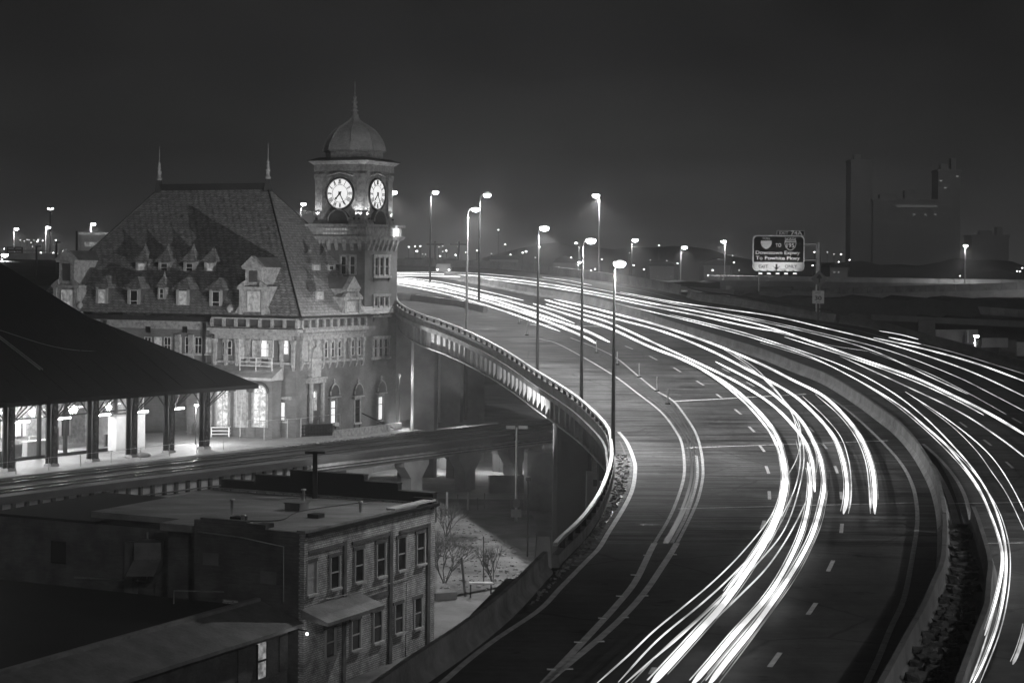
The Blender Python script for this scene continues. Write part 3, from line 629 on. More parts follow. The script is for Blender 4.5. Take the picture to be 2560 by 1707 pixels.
# ================================================================== STREET LAMPS
def lamp(label, base, head, Y, zb=None, power=2600, dark=True, name='street_lamp', group='tall street lamps along the highway', s=1.0, em='lamp', hr=.33):
    """base/head are the foot and the lamp head as seen; Y the distance"""
    h = at(head[0], head[1], Y); b = at(base[0], base[1], Y) if zb is None else Vector((at(base[0], head[1], Y).x, Y, zb))
    t = thing(name, label, 'street lamp', tuple(b), group)
    H = h.z - b.z + .12; dx = h.x - b.x; sgn = 1 if dx >= 0 else -1
    r0, r1 = .15 * s, .07 * s
    obj('pole', MB().tube([b, b + Vector((0, 0, H * .5)), b + Vector((0, 0, H - .8))], [r0, (r0 + r1) / 2, r1], 8), M['polepaint'] if dark else M['alu'], t)
    top = b + Vector((0, 0, H - .8)); ax = abs(dx)
    P = [top, top + Vector((sgn * ax * .08, 0, .45)), top + Vector((sgn * ax * .4, 0, .78)), top + Vector((sgn * ax * .8, 0, .86))]
    obj('arm', MB().tube(cat(P, 4), .05 * s, 6), M['polepaint'] if dark else M['alu'], t)
    hd = MB().ell((h.x, Y, h.z + .1), hr * 1.2, hr * .75, hr * .62, 12, 6, lo=0.3)
    hh = obj('lamp_head', hd, M['alu'], t)
    obj('lens', MB().ell((h.x, Y, h.z + .05), hr * 1.05, hr * .7, hr * .74, 14, 10, hi=0.3), E[em], hh)
    obj('base_plate', MB().lathe(b, [(.3 * s, 0), (.3 * s, .12), (.17 * s, .3)], 8), M['concrete_dark'], t)
    if power: spot('bulb', (h.x, Y, h.z - hr * .8), (h.x, Y, 0), power * 4.2, 154, .22, t, 0.5); point('lens_glow', (h.x, Y - hr - .25, h.z), power * .08, .2, t)
    return t
lamp('nearest tall dark street lamp, its glare hanging right over the outer lanes', (1532, 1170), (1549, 661), 112, power=4200, hr=.36)
lamp('tall dark street lamp second from the near end of the ramp rail', (1453, 1020), (1477, 603), 137, power=4200, hr=.36)
lamp('tall dark street lamp third along the ramp rail, alone between two gaps', (1343, 945), (1361, 572), 152, power=4200, hr=.36)
lamp('slim pale street lamp mounted on the ramp rail nearest the tower', (1166, 846), (1189, 525), 179, dark=False, power=4200, hr=.36)
lamp('tall dark street lamp standing at the tip of the split between ramp and highway', (1197, 758), (1218, 489), 208, power=4000, hr=.4)
lamp('tall dark street lamp between the tower and the pale pole', (1075, 722), (1089, 482), 234, power=4000, hr=.38)
lamp('pale street lamp rising from the far side of the highway, highest of all', (1497, 705), (1490, 490), 262, power=5200, dark=False, hr=.5)
lamp('street lamp glaring just right of the clock tower', (964, 706), (983, 482), 250, power=4000, hr=.5)
lamp('street lamp glowing between the big roof and the clock tower', (750, 700), (759, 511), 290, power=3500, hr=.42)
lamp('street lamp beyond the far barrier right of the nearest glare', (1578, 728), (1588, 601), 380, power=4500, hr=.6, s=1.2)
lamp('slim street lamp at the mouth of the exit ramp', (1701, 724), (1711, 619), 400, power=3500, hr=.6, dark=False)
lamp('street lamp on the flyover between exit ramp and big sign', (1812, 700), (1809, 604), 440, power=4500, hr=.62, dark=False)
lamp('street lamp in front of the dark high buildings', (2412, 708), (2414, 615), 420, power=4500, hr=.5, dark=False)
lamp('small street lamp peeping left of the second ramp lamp', (1447, 712), (1440, 608), 430, power=900, hr=.3, dark=False)
lamp('low small lamp behind the second ramp pole', (1445, 712), (1449, 656), 400, power=900, hr=.36, dark=False)
lamp('leftmost tall street lamp over the distant left road', (34, 662), (41, 573), 400, power=3500, hr=.45, dark=False)
lamp('street lamp second from the left edge over the distant road', (113, 666), (120, 569), 390, power=3500, hr=.5, dark=False)
lamp('street lamp behind the boxy far building by the roof edge', (226, 668), (233, 561), 380, power=4000, hr=.5, dark=False)
lamp('low glaring lamp at the left edge under the distant gantry sign', (4, 668), (12, 638), 330, power=3000, hr=.6, dark=False)
lamp('low lamp on the lit lot at the right edge', (2404, 786), (2416, 759), 300, power=2500, hr=.45, dark=False)
lamp('second low lamp touching the one on the lit lot', (2398, 790), (2407, 768), 298, power=1200, hr=.36, dark=False)
lamp('low lamp beside the lit slab at the far right edge', (2552, 792), (2545, 769), 300, power=3500, hr=.42, dark=False)
lamp('low lamp glaring on the underpass wall at right', (2436, 872), (2441, 841), 215, power=700, hr=.3, dark=False)
lamp('added street lamp out of view beside the near outer lanes', (3480, 1500), (3440, 760), 78, zb=zr(78) - .6, power=4200)  # out of view, added to brighten the near pavement
lamp('added street lamp out of view on the near outer shoulder', (4750, 1500), (4690, 500), 42, zb=zr(42) - .6, power=3000)  # second unseen lamp, added to light the nearest road
for lb, x, yb, yt, Y in [('unlit dark lamp post with short arm left of the corner dormer', 91, 708, 616, 240), ('shorter unlit lamp post just behind the corner dormer', 141, 690, 606, 260)]:
    b, h = at(x, yb, Y), at(x, yt, Y); t = thing('lamp_post', lb, 'lamp post', tuple(b))
    obj('pole', MB().tube([b, h], .13, 8), M['polepaint'], t); obj('lamp_head', MB().box(h.x - .1, h.x + .6, Y - .15, Y + .15, h.z - .08, h.z + .1), M['polepaint'], t)
for lb, x, yt, Y in [('wooden utility pole with one cross arm left of the pale ramp lamp', 1147, 603, 420), ('thin utility pole between the first two lamps right of the tower', 1088, 603, 430)]:
    b, h = at(x, 700, Y), at(x, yt, Y); t = thing('utility_pole', lb, 'utility pole', tuple(b))
    obj('pole', MB().tube([b, h], .22, 6), M['bark'], t); obj('cross_arm', MB().box(h.x - 2, h.x + 2, Y - .1, Y + .1, h.z - .9, h.z - .6), M['bark'], t)

# ------------------------------------------------------------------ far lamps on the hillside
z5 = [(145, 683), (215, 720), (200, 680), (290, 747), (245, 677), (265, 745), (440, 722), (415, 762), (550, 752), (640, 730), (570, 680), (735, 715), (860, 742), (890, 772), (920, 535), (980, 662), (1025, 750), (1040, 780), (1130, 733), (1160, 722), (880, 842), (940, 838), (1095, 860), (1103, 882), (1190, 858), (1280, 682), (1240, 775), (1297, 853), (1325, 857), (1380, 908), (1388, 880), (1432, 790), (1500, 883), (1550, 775), (1560, 880), (1585, 905), (1670, 918), (1720, 885), (1757, 875), (1753, 915), (1815, 790), (2235, 797), (2180, 877), (2090, 842), (2055, 735), (2310, 670), (470, 715), (405, 683), (440, 677)]
z6 = [(118, 660), (235, 690), (555, 670), (635, 738), (712, 752), (768, 698), (800, 700), (848, 680), (835, 605), (1705, 712), (1835, 755), (1875, 790), (1938, 590), (2015, 592), (1990, 675), (2108, 653), (1865, 570), (1725, 568), (905, 765), (1350, 640)]
z8 = [(210, 910), (250, 920), (280, 905), (300, 908), (320, 935), (350, 912), (385, 925), (395, 908), (440, 915), (335, 975), (422, 1040), (45, 1000), (575, 910), (550, 1042), (592, 1052), (640, 1048), (655, 1025), (685, 1012), (510, 1100)]
pts = [(980 + x * .289, 420 + y * .289, 0) for x, y in z5] + [(1640 + x * .2296, 500 + y * .2296, 1) for x, y in z6] + [(x * .2423, 380 + y * .2423, 2) for x, y in z8] + [(2543, 678, 1), (2550, 679, 1), (2556, 670, 1), (2400, 690, 1)]
big = {32, 31, 19, 1}
zone = ['between the tower and the exit ramp', 'around the big highway sign', 'left of the station roof']
rl = random.Random(11); fl = {}
for i, (x, y, zn) in enumerate(pts):
    Y = 520 + 330 * rl.random(); p = at(x, y, Y)
    zg = hill_z(p.x, p.y) if Y > 500 else ZG
    # keep each lamp a few metres above the hillside it stands on
    if p.z < zg + 2:
        for Yt in np.linspace(830, 503, 60):
            q = at(x, y, Yt)
            if q.z > hill_z(q.x, q.y) + 2: p = q; zg = hill_z(q.x, q.y); break
        else: continue
    zn = 1 if x > 1560 and zn == 0 else zn; k = 1.7 if i in big else .75 + .5 * rl.random()
    r = .27 * k * p.y / 700
    key = 1 if k > 1.1 else 0
    mbx = MB().ell((0, 0, 0), r, r * .7, r * .8, 8, 6)
    t = obj('distant_lamp', mbx, E['far' if k > .95 else 'faint'], local=True); t.location = p; WL[t.name] = Vector(p)
    obj('post', MB().tube([(0, 0, -r), (0, 0, min(-3, zg - p.z))], .1, 4), M['polepaint'], t, local=True)
    bn = [(30, 'at the left edge'), (75, 'by the distant gantry sign'), (100, 'left of the unlit lamp post'), (130, 'between two left street lamps'), (200, 'just left of the boxy building'), (1020, 'beside the clock tower'), (1060, 'between tower and first pole'), (1100, 'by the first tall pole'), (1150, 'left of the cross armed pole'), (1200, 'behind the slim pale ramp lamp'), (1250, 'just right of the forked lamp pair'), (1340, 'left of the third ramp lamp'), (1400, 'just right of the third ramp lamp'), (1450, 'left of the second ramp lamp'), (1500, 'below the highest lamp'), (1600, 'right of the nearest glare'), (1720, 'by the exit ramp lamp'), (1800, 'right of the exit ramp lamp'), (1900, 'left of the big sign'), (2040, 'right of the big sign'), (2100, 'behind the speed sign post'), (2200, 'at the foot of the tall dark tower'), (2450, 'by the lone right lamp'), (9999, 'at the right edge')]
    pl_ = next(n for lim, n in bn if x < lim); hi_ = 'high' if y < 615 else ('midway' if y < 645 else ('low' if y < 668 else 'lowest'))
    tag(t, ('bright' if key else ('small' if k > .95 else 'faint tiny')) + ' distant lamp ' + hi_ + ' on the hillside ' + pl_ + (', left of its twin' if (i % 7) < 3 and False else ''), 'distant lamp', 'distant lamps ' + zone[zn])
b = at(126, 600, 600); t = thing('radio_mast', 'thin dark mast carrying three tiny lamps high at the left', 'mast', (b.x, 600, 5))
obj('mast', MB().tube([(b.x, 600, 5), at(126, 522, 600)], .3, 6), M['polepaint'], t)
for x, y in [(121, 522), (126, 524), (131, 522)]:
    p = at(x, y, 600); obj('mast_lamp', MB().ell(p, .38, .38, .38, 8, 6), E['far'], t)
obj('cross_arm', MB().bar(at(120, 523.5, 600), at(132, 523.5, 600), .12), M['polepaint'], t)

mb = MB(); rt = random.Random(9)
for _ in range(3800):
    x = rt.uniform(-150, 190); Yt = rt.uniform(505, 560); b_ = .5 + .5 * math.sin(x * .09) + .35 * math.sin(x * .23 + 1)
    z_ = hill_z(x, Yt) + (rt.random() ** .6) * (2.2 + 3.4 * max(0, b_)); q = Vector((x, Yt, z_)); s_ = rt.uniform(.5, 1.3)
    mb.add([q + Vector((rt.uniform(-s_, s_), rt.uniform(-s_, s_), rt.uniform(-s_, s_))) for _ in range(3)], [(0, 1, 2)])
struct('treeline', mb, M['hill'], 'stuff', 'dark far tree line along the foot of the hillside')
# ------------------------------------------------------------------ flyovers at right
def flyover(label, a, b, Ya, Yb, h_deck, m, wid=9, piers=True, thick=1.4, railm='concrete', rail=True, gap=None):
    pa, pb = at(a[0], a[1], Ya), at(b[0], b[1], Yb)
    t = thing('flyover', label, 'flyover', tuple(pa)); n = 24
    P = [pa.lerp(pb, k / n) for k in range(n + 1)]
    obj('deck', MB().sweep(P, [(0, -1.0), (0, -1.0 - thick), (-wid, -1.0 - thick), (-wid, -1.0)]), m, t)
    for k in range(n):
        obj('barrier_section', MB().sweep([P[k].lerp(P[k + 1], .03), P[k + 1]], [(0.15, 0), (-.2, 0), (-.2, -1.1), (0.15, -1.1)]), M[railm], t)
    obj('far_barrier', MB().sweep([p + Vector((0, 0, .1)) for p in P], [(-wid, 0), (-wid + .3, 0), (-wid + .3, -1.2), (-wid, -1.2)]), M[railm], t)
    for k in range(1, n, 5):
        p = P[k]; obj('pier', MB().box(p.x - 1, p.x + 1, p.y + wid * .3, p.y + wid * .7, ZG, p.z - 2.3), M['concrete_dark'], t)
    return t
flyover('highest far flyover, a thin segmented rail below the big sign', (1770, 689), (2700, 702), 440, 430, 8, M['concrete_dark'])
flyover('brighter middle flyover rising to the right behind the speed sign', (1825, 727), (2700, 703), 330, 300, 8, M['concrete'], wid=12, railm='barrier')
flyover('lowest flyover with broken pale rail passing behind the small lamps', (1900, 728), (2700, 784), 300, 255, 8, M['concrete_dark'], wid=8, railm='concrete')
flyover('distant left road bridge with dark rail behind the black shed roof', (-120, 664), (240, 672), 330, 320, 8, M['concrete_dark'])
t = thing('exit_road', 'short exit road peeling off beyond the barrier nose', 'road'); t['kind'] = 'structure'; del t['category']
obj('surface', MB().sheet([at(1560, 716, 250), at(1700, 729, 262), at(1830, 733, 290)], [at(1560, 704, 300), at(1700, 718, 310), at(1830, 727, 320)]), M['concrete'], t)
obj('barrier_wall', MB().sweep([at(1540, 706, 300), at(1700, 716, 312), at(1830, 724, 322)], [(0, 0), (.3, 0), (.3, -1), (0, -1)]), M['concrete'], t)
# dark wooded strips of land between the flyovers
def berm(x0, x1, yt0, yt1, Y, dep=18, m='grass', name='berm'):
    a, b = at(x0, yt0, Y), at(x1, yt1, Y); mb = MB(); n = 30; A = []; B = []; C = []
    for k in range(n + 1):
        p = a.lerp(b, k / n); q = .5 * math.sin(k * 1.7) + .3 * math.sin(k * 4.1)
        A.append(Vector((p.x, p.y + dep, p.z + q * .6))); B.append(Vector((p.x, p.y, p.z + q * .4))); C.append(Vector((p.x, p.y - 6, ZG)))
    struct(name, MB().sheet(A, B).sheet(B, C), M[m])
berm(1640, 2680, 742, 752, 268, 20)
berm(2000, 2680, 792, 806, 235, 14)
berm(1060, 1800, 700, 706, 360, 30)
# lit lot
struct('lit_lot', MB().sheet([at(2390, 800, 280), at(2480, 802, 280), at(2640, 806, 280)], [at(2390, 772, 330), at(2480, 760, 340), at(2640, 755, 345)]), M['concrete'])
# underpass wall with panels at right
t = thing('underpass_wall', 'concrete underpass abutment with pale panels lit from the side', 'abutment', tuple(at(2330, 870, 226)))
def pan(x0, y0, x1, y1, Y, m, nm='panel', y0b=None, y1b=None):
    obj(nm, MB().hull([at(x0, y0, Y), at(x1, y0b or y0, Y), at(x1, y1b or y1, Y), at(x0, y1, Y)], [at(x0, y0, Y) + Vector((0, .5, 0)), at(x1, y0b or y0, Y) + Vector((0, .5, 0)), at(x1, y1b or y1, Y) + Vector((0, .5, 0)), at(x0, y1, Y) + Vector((0, .5, 0))]), M[m], t)
pan(2340, 824, 2445, 852, 222, 'concrete', y1b=862); pan(2190, 797, 2240, 820, 236, 'concrete', y1b=826); pan(2248, 801, 2292, 830, 235, 'concrete')
pan(2297, 800, 2338, 860, 230, 'concrete_dark', 'pier'); pan(2455, 845, 2520, 868, 226, 'concrete'); pan(2542, 855, 2600, 890, 224, 'concrete')
pan(2180, 786, 2680, 800, 232, 'concrete_dark', 'beam', y0b=808, y1b=824); pan(2500, 850, 2542, 905, 228, 'concrete_dark', 'pier'); pan(2418, 826, 2422, 856, 221, 'white', 'post')
# high dark buildings
def block(label, xs, yt, yb, Y, dep, m='tower', extra=None):
    Y = Y + 720; a, b = at(xs[0], yt, Y), at(xs[1], yt, Y); t = thing('high_building', label, 'building', (a.x, Y, ZG), 'high buildings fading into the mist')
    obj('wall', MB().box(a.x, b.x, Y, Y + dep, ZG, a.z), M[m], t)
    obj('roof_parapet', MB().box(a.x - .5, b.x + .5, Y - .5, Y + dep, a.z - 1.2, a.z + .3), M[m], t)
    return t
b1 = block('tall narrow unlit tower block left in the dark skyline', (2128, 2182), 400, 700, 470, 18)
b2 = block('wide dark office block with faint lit strip below its roof line', (2182.5, 2345), 498, 700, 468, 20)
b3 = block('dark stepped tower behind the lone street lamp', (2345.5, 2402), 425, 700, 472, 18)
b4 = block('lower dark block at the right end of the skyline', (2430, 2522), 588, 700, 474, 20)
for B_, x, y, w_, h_, Yw in ((b1, 2136, 400, 16, 14, 1195), (b2, 2200, 498, 40, 12, 1195), (b2, 2262, 498, 22, 22, 1195), (b3, 2352, 425, 18, 16, 1198), (b3, 2378, 425, 12, 30, 1198), (b4, 2450, 588, 30, 12, 1200), (b4, 2492, 588, 14, 20, 1200)):
    p, q = at(x, y - h_, Yw), at(x + w_, y, Yw); obj('roof_plant', MB().box(p.x, q.x, Yw, Yw + 6, q.z, p.z), M['tower'], B_)
a = at(2240, 512, 1187.4); b = at(2342, 516, 1187.4); obj('lit_strip', MB().box(a.x, b.x, 1187.1, 1187.7, a.z - 1.6, a.z), emit('faint strip', .05, sampling='NONE'), b2)
for B_, w0, L_ in ((b2, .16, [(2285, 536), (2313, 537), (2338, 536)]), (b3, .2, [(2352, 452), (2363, 470), (2393, 441)])):
    for x, y in L_:
        Yw = 1187.6 if B_ is b2 else 1191.6; p = at(x, y, Yw); obj('lit_window', MB().box(p.x - .8, p.x + .8, Yw - .3, Yw + .1, p.z - .4, p.z + .4), emit('faint window', w0, sampling='NONE'), B_)
rb_ = random.Random(4)
for i, (x, w_, y, lb) in enumerate([(1010, 46, 640, 'low far building just right of the tower'), (1095, 60, 646, 'low far building behind the first utility pole'), (1225, 70, 636, 'broad far building between the slender lamps'), (1385, 54, 644, 'far gabled warehouse left of the highest lamp'), (1625, 60, 652, 'low far building over the exit ramp mouth'), (1760, 66, 650, 'far building left of the big sign'), (2075, 44, 655, 'small far building right of the sign post'), (50, 60, 640, 'far building under the left lamps'), (150, 44, 632, 'far narrow building left of the boxy one')]):
    Yw = 500 - 9 * (i % 4); y += 13; a, b = at(x, y, Yw), at(x + w_, y, Yw); t = thing('far_building', 'dim ' + lb, 'building', (a.x, Yw, ZG), 'low far buildings along the horizon')
    obj('wall', MB().box(a.x, b.x, Yw, Yw + 12, ZG, a.z), M['tower'], t)
    obj('roof', MB().prism([(a.x - .4, a.z), (b.x + .4, a.z), (b.x - .3, a.z + .9), ((a.x + b.x) / 2, a.z + (1.8 if i % 2 else .9)), (a.x + .3, a.z + .9)], lambda u, v, c: Vector((u, c, v)), Yw - .4, Yw + 12), M['copper'], t)
    for k in range(int(w_ / 11)):
        if rb_.random() < .62: xx = a.x + .9 + k * 1.15; zz_ = a.z - 1.1 - rb_.choice((0, 1.4, 2.6)); obj('window', MB().box(xx, xx + .5, Yw - .12, Yw - .01, zz_ - .45, zz_), E['faint' if rb_.random() < .3 else 'winlo'], t)
# pale van glowing beyond the highway
p = at(1108, 684, 285); t = thing('delivery_van', 'pale boxy van glowing faintly beyond the far highway lanes by the first lamps', 'van', tuple(p))
obj('body', MB().hull([p + Vector(v) for v in ((-1.15, 0, .35), (1.2, 0, .35), (1.2, 5, .35), (-1.15, 5, .35))], [p + Vector(v) for v in ((-1.05, .3, 1.5), (1.1, .3, 1.5), (1.1, 4.8, 1.5), (-1.05, 4.8, 1.5))]), M['concrete'], t)
for s_ in (-.9, .9):
    obj('headlight', MB().ell(p + Vector((s_, -.03, .6)), .16, .06, .13, 8, 5), E['far'], t); obj('wheel', MB().lathe(p + Vector((s_, .9, .3)), [(.3, -.12), (.3, .12)], 10), M['black'], t)
point('headlight_glow', p + Vector((0, -1.5, .8)), 90, .15, t)

# boxy lit building left
Yb = 300; t = thing('boxy_building', 'pale boxy building with lit floors behind the left end of the big roof', 'building', tuple(at(205, 670, Yb)))
a, b = at(203, 587, Yb), at(268, 587, Yb)
obj('wall', MB().box(a.x, b.x, Yb, Yb + 12, 8, a.z), M['white'], t); obj('roof_edge', MB().box(a.x - .3, b.x, Yb - .4, Yb + 12, a.z, a.z + .4), E['winlo'], t)  # roof edge given a faint glow of its own, no lamp
for k in range(4):
    z = a.z - 1.2 - k * 1.5; obj('window', MB().box(a.x + .6, b.x, Yb - .1, Yb, z - .7, z), E['winlo'], t)
obj('mast_pole', MB().box(a.x - .9, a.x - .6, Yb, Yb + .3, 8, a.z + .6), M['polepaint'], t)
# distant gantry sign at left
p = at(37, 626, 380); t = thing('gantry_sign', 'dim distant gantry sign board seen in the mist at left', 'sign', (p.x, 380, 10))
a, b = at(17, 617, 380), at(57, 635, 380)
obj('board', MB().box(a.x, b.x, 380, 380.3, b.z, a.z), M['signface'], t)
for k, (u0, u1) in enumerate([(.1, .45), (.55, .9), (.1, .5), (.6, .9)]):
    z = a.z - (.35 if k < 2 else 1.0); obj('lettering', MB().box(a.x + (b.x - a.x) * u0, a.x + (b.x - a.x) * u1, 379.9, 380, z - .12, z + .12), M['signgrey'], t)
obj('post', MB().box(a.x - .4, a.x - .1, 380, 380.3, 10, a.z), M['steel'], t); obj('gantry_beam', MB().box(a.x - .4, b.x + 5, 380.1, 380.4, a.z - .9, a.z - .6), M['steel'], t)

# ------------------------------------------------------------------ BIG HIGHWAY SIGN
Ys_ = 196.0; KS = Ys_ / F
def sx(x, y=640, dy=0): return at(x, y, Ys_ - dy)
def text(name, s, cx_, cy_, size, m, parent, Y, bold=.0, wdt=None):
    cu = bpy.data.curves.new(name, 'FONT'); cu.body = s; cu.size = 1.0; cu.align_x = 'CENTER'; cu.align_y = 'CENTER'; cu.extrude = .01; cu.offset = bold
    o = bpy.data.objects.new(name, cu); COL.objects.link(o); bpy.context.view_layer.update()
    me = bpy.data.meshes.new_from_object(o.evaluated_get(bpy.context.evaluated_depsgraph_get())); bpy.data.objects.remove(o)
    xs = [v.co.x for v in me.vertices]; ys = [v.co.y for v in me.vertices]; w0 = max(xs) - min(xs); h0 = max(ys) - min(ys); mx = (max(xs) + min(xs)) / 2; my = (max(ys) + min(ys)) / 2
    ky = size / h0; kx = (wdt / w0) if wdt else ky; c = at(cx_, cy_, Y)
    for v in me.vertices: x, y, z = v.co; v.co = Vector(((x - mx) * kx + c.x, Y - z, (y - my) * ky + c.z)) - wl(parent)
    me.materials.clear(); me.materials.append(m); me.update()
    o = bpy.data.objects.new(name, me); COL.objects.link(o); o.parent = parent; return o
a, b = at(1882, 588, Ys_), at(2011, 678, Ys_)
sg = thing('highway_sign', 'large lit highway sign for exit 74A and the downtown expressway', 'road sign', (sx(1946).x, Ys_, zr(185)))
def rrect(x0, x1, z0, z1, r, n=5):
    P = []
    for cx_, cz, a0 in [(x1 - r, z1 - r, 0), (x0 + r, z1 - r, 90), (x0 + r, z0 + r, 180), (x1 - r, z0 + r, 270)]:
        P += [(cx_ + r * math.cos(math.radians(a0 + 90 * k / n)), cz + r * math.sin(math.radians(a0 + 90 * k / n))) for k in range(n + 1)]
    return P
XZ = lambda yy: (lambda p, q, c: Vector((p, yy - c, q)))
ms_w = emit('sign lettering lit', .55, sampling='NONE')
for n_ in ('signwhite', 'signgrey'): pass
zt, zb_ = a.z, b.z; zy = at(1946, 655.5, Ys_).z
obj('border', MB().prism(rrect(a.x, b.x, zb_, zt, .45), XZ(Ys_), -.1, 0), M['signwhite'], sg)
obj('face', MB().prism(rrect(a.x + .13, b.x - .13, zb_ + .13, zt - .13, .38), XZ(Ys_), 0, .02), M['signface'], sg)
obj('exit_only_panel', MB().prism(rrect(a.x + .1, b.x - .1, zb_ + .1, zy, .3), XZ(Ys_), .02, .04), M['signgrey'], sg)
obj('exit_only_panel_edge', MB().prism([(a.x + .1, zy - .3), (b.x - .1, zy - .3), (b.x - .1, zy), (a.x + .1, zy)], XZ(Ys_), .02, .039), M['signgrey'], sg)
a2, b2_ = at(1942, 576, Ys_), at(2011, 588, Ys_)
obj('exit_tab', MB().prism([(a2.x, zt + .02), (b2_.x, zt + .02), (b2_.x, a2.z), (a2.x, a2.z)], XZ(Ys_), -.08, 0), M['signwhite'], sg)
obj('exit_tab_face', MB().prism([(a2.x + .05, zt + .04), (b2_.x - .05, zt + .04), (b2_.x - .05, a2.z - .06), (a2.x + .05, a2.z - .06)], XZ(Ys_), 0, .02), M['signface'], sg)
Yt = Ys_ - .06; W_ = M['signwhite']; K = M['black']
text('lettering', 'EXIT', 1959.5, 582.5, .30, W_, sg, Yt, wdt=.95, bold=.01); text('lettering', '74A', 1991.5, 582.5, .42, W_, sg, Yt, wdt=1.2, bold=.02)
text('lettering', 'TOLL', 1915.5, 596, .24, W_, sg, Yt, wdt=.85, bold=.01); text('lettering', 'NORTH', 1976, 597, .24, W_, sg, Yt, wdt=1.15, bold=.01)
text('lettering', 'TO', 1946, 613, .38, W_, sg, Yt, wdt=.6, bold=.02)
text('lettering', 'Downtown Expwy', 1944.5, 633, .50, W_, sg, Yt, wdt=4.7, bold=.012); text('lettering', 'To Powhite Pkwy', 1944.5, 646.5, .50, W_, sg, Yt, wdt=4.7, bold=.012)
text('lettering', 'EXIT', 1908.5, 666, .34, K, sg, Yt, wdt=1.0, bold=.01); text('lettering', 'ONLY', 1977.5, 666, .34, K, sg, Yt, wdt=1.3, bold=.01)
def shield(cx_, cy_, s, blank):
    c = at(cx_, cy_, Ys_)
    P = [(-.62, .5), (-.35, .6), (0, .52), (.35, .6), (.62, .5), (.66, .1), (.52, -.3), (.25, -.55), (0, -.66), (-.25, -.55), (-.52, -.3), (-.66, .1)] if not blank else [(-.62, .42), (0, .42), (.62, .42), (.64, .1), (.52, -.2), (.25, -.45), (0, -.55), (-.25, -.45), (-.52, -.2), (-.64, .1)]
    q = obj('route_shield', MB().prism([(c.x + x * s, c.z + z * s) for x, z in P], XZ(Ys_), .02, .035), W_, sg)
    if not blank:
        obj('shield_field', MB().prism([(c.x + x * s * .9, c.z + z * s * .9 - .0) for x, z in P if True], XZ(Ys_), .036, .042), M['signface'], q)
        obj('shield_crown', MB().prism([(c.x + x * s, c.z + z * s) for x, z in [(-.56, .24), (.56, .24), (.56, .44), (-.56, .44)]], XZ(Ys_), .043, .05), M['signgrey'], q)
        text('lettering', '195', cx_, cy_ + 1.5, .46, W_, q, Ys_ - .07, wdt=.82, bold=.02)
WL_fix = None
shield(1915.5, 611, .92, True); shield(1976, 612, .95, False)
c = at(1941, 667, Ys_)
obj('down_arrow', MB().prism([(c.x - .42, c.z + .12), (c.x - .1, c.z - .1), (c.x - .1, c.z + .3), (c.x + .1, c.z + .3), (c.x + .1, c.z - .1), (c.x + .42, c.z + .12), (c.x, c.z - .35)], XZ(Ys_), .045, .06), K, sg)
for x in (1901, 1922, 1944, 1965, 1987):
    p = at(x, 686, Ys_ - 1.2); g_ = obj('sign_lamp', MB().box(p.x - .22, p.x + .22, p.y - .12, p.y + .12, p.z - .08, p.z + .08), M['steel'], sg)
    obj('lamp_lens', MB().box(p.x - .18, p.x + .18, p.y - .08, p.y + .1, p.z + .081, p.z + .11), E['far'], g_)
    spot('lamp_beam', (p.x, p.y, p.z + .15), (p.x, Ys_, zb_ + 1.6), 70, 125, .06, sg, 1.0)
    obj('lamp_arm', MB().bar(Vector((p.x, Ys_ - 1.1, p.z)), Vector((p.x, Ys_ + .1, zb_ + .15)), .04), M['steel'], sg)
q = at(2046, 606, Ys_ + .3)
obj('post', MB().tube([(q.x, q.y, zr(185) - 1), (q.x, q.y, q.z)], .26, 10), M['alu'], sg)
for y in (611, 651):
    p = at(2046, y, Ys_ + .3); o_ = obj('support_arm', MB().tube([(p.x, p.y, p.z), (b.x - .6, p.y, p.z)], .14, 8), M['alu'], sg)
obj('back_beam', MB().box(a.x + .5, a.x + .7, Ys_ + .1, Ys_ + .3, zb_, zt), M['steel'], sg); obj('back_beam', MB().box(b.x - .8, b.x - .6, Ys_ + .1, Ys_ + .3, zb_, zt), M['steel'], sg)
p = at(1897, 728, Ys_ + .3); obj('post', MB().tube([p, (p.x, p.y, zb_)], .07, 6), M['alu'], sg)
# small signs on the barrier post
Yq = 183.0; p = at(2045, 805, Yq)
t = thing('speed_sign', 'ramp speed sign reading 30 under a diamond warning board', 'road sign', tuple(p))
obj('post', MB().box(p.x - .1, p.x + .1, Yq + .05, Yq + .2, p.z, at(2045, 690, Yq).z), M['polepaint'], t)
c = at(2048, 697, Yq); s = .82
obj('warning_board', MB().prism([(c.x - s, c.z), (c.x, c.z - s), (c.x + s, c.z), (c.x, c.z + s)], XZ(Yq), -.03, 0), M['signdull'], t)
obj('warning_symbol', MB().prism([(c.x - .05, c.z - .4), (c.x + .07, c.z - .4), (c.x + .07, c.z), (c.x + .3, c.z + .1), (c.x, c.z + .5), (c.x - .3, c.z + .1), (c.x - .05, c.z)], XZ(Yq), .0, .012), M['black'], t)
a, b = at(2031, 727, Yq), at(2060, 759, Yq)
obj('speed_board', MB().box(a.x, b.x, Yq - .03, Yq, b.z, a.z), M['signgrey'], t)
text('lettering', '30', 2045.5, 745, .42, K, t, Yq - .06, wdt=.68, bold=.02); text('lettering', 'EXIT', 2045.5, 732, .14, K, t, Yq - .06, wdt=.5); text('lettering', 'M.P.H.', 2045.5, 755, .12, K, t, Yq - .06, wdt=.45)
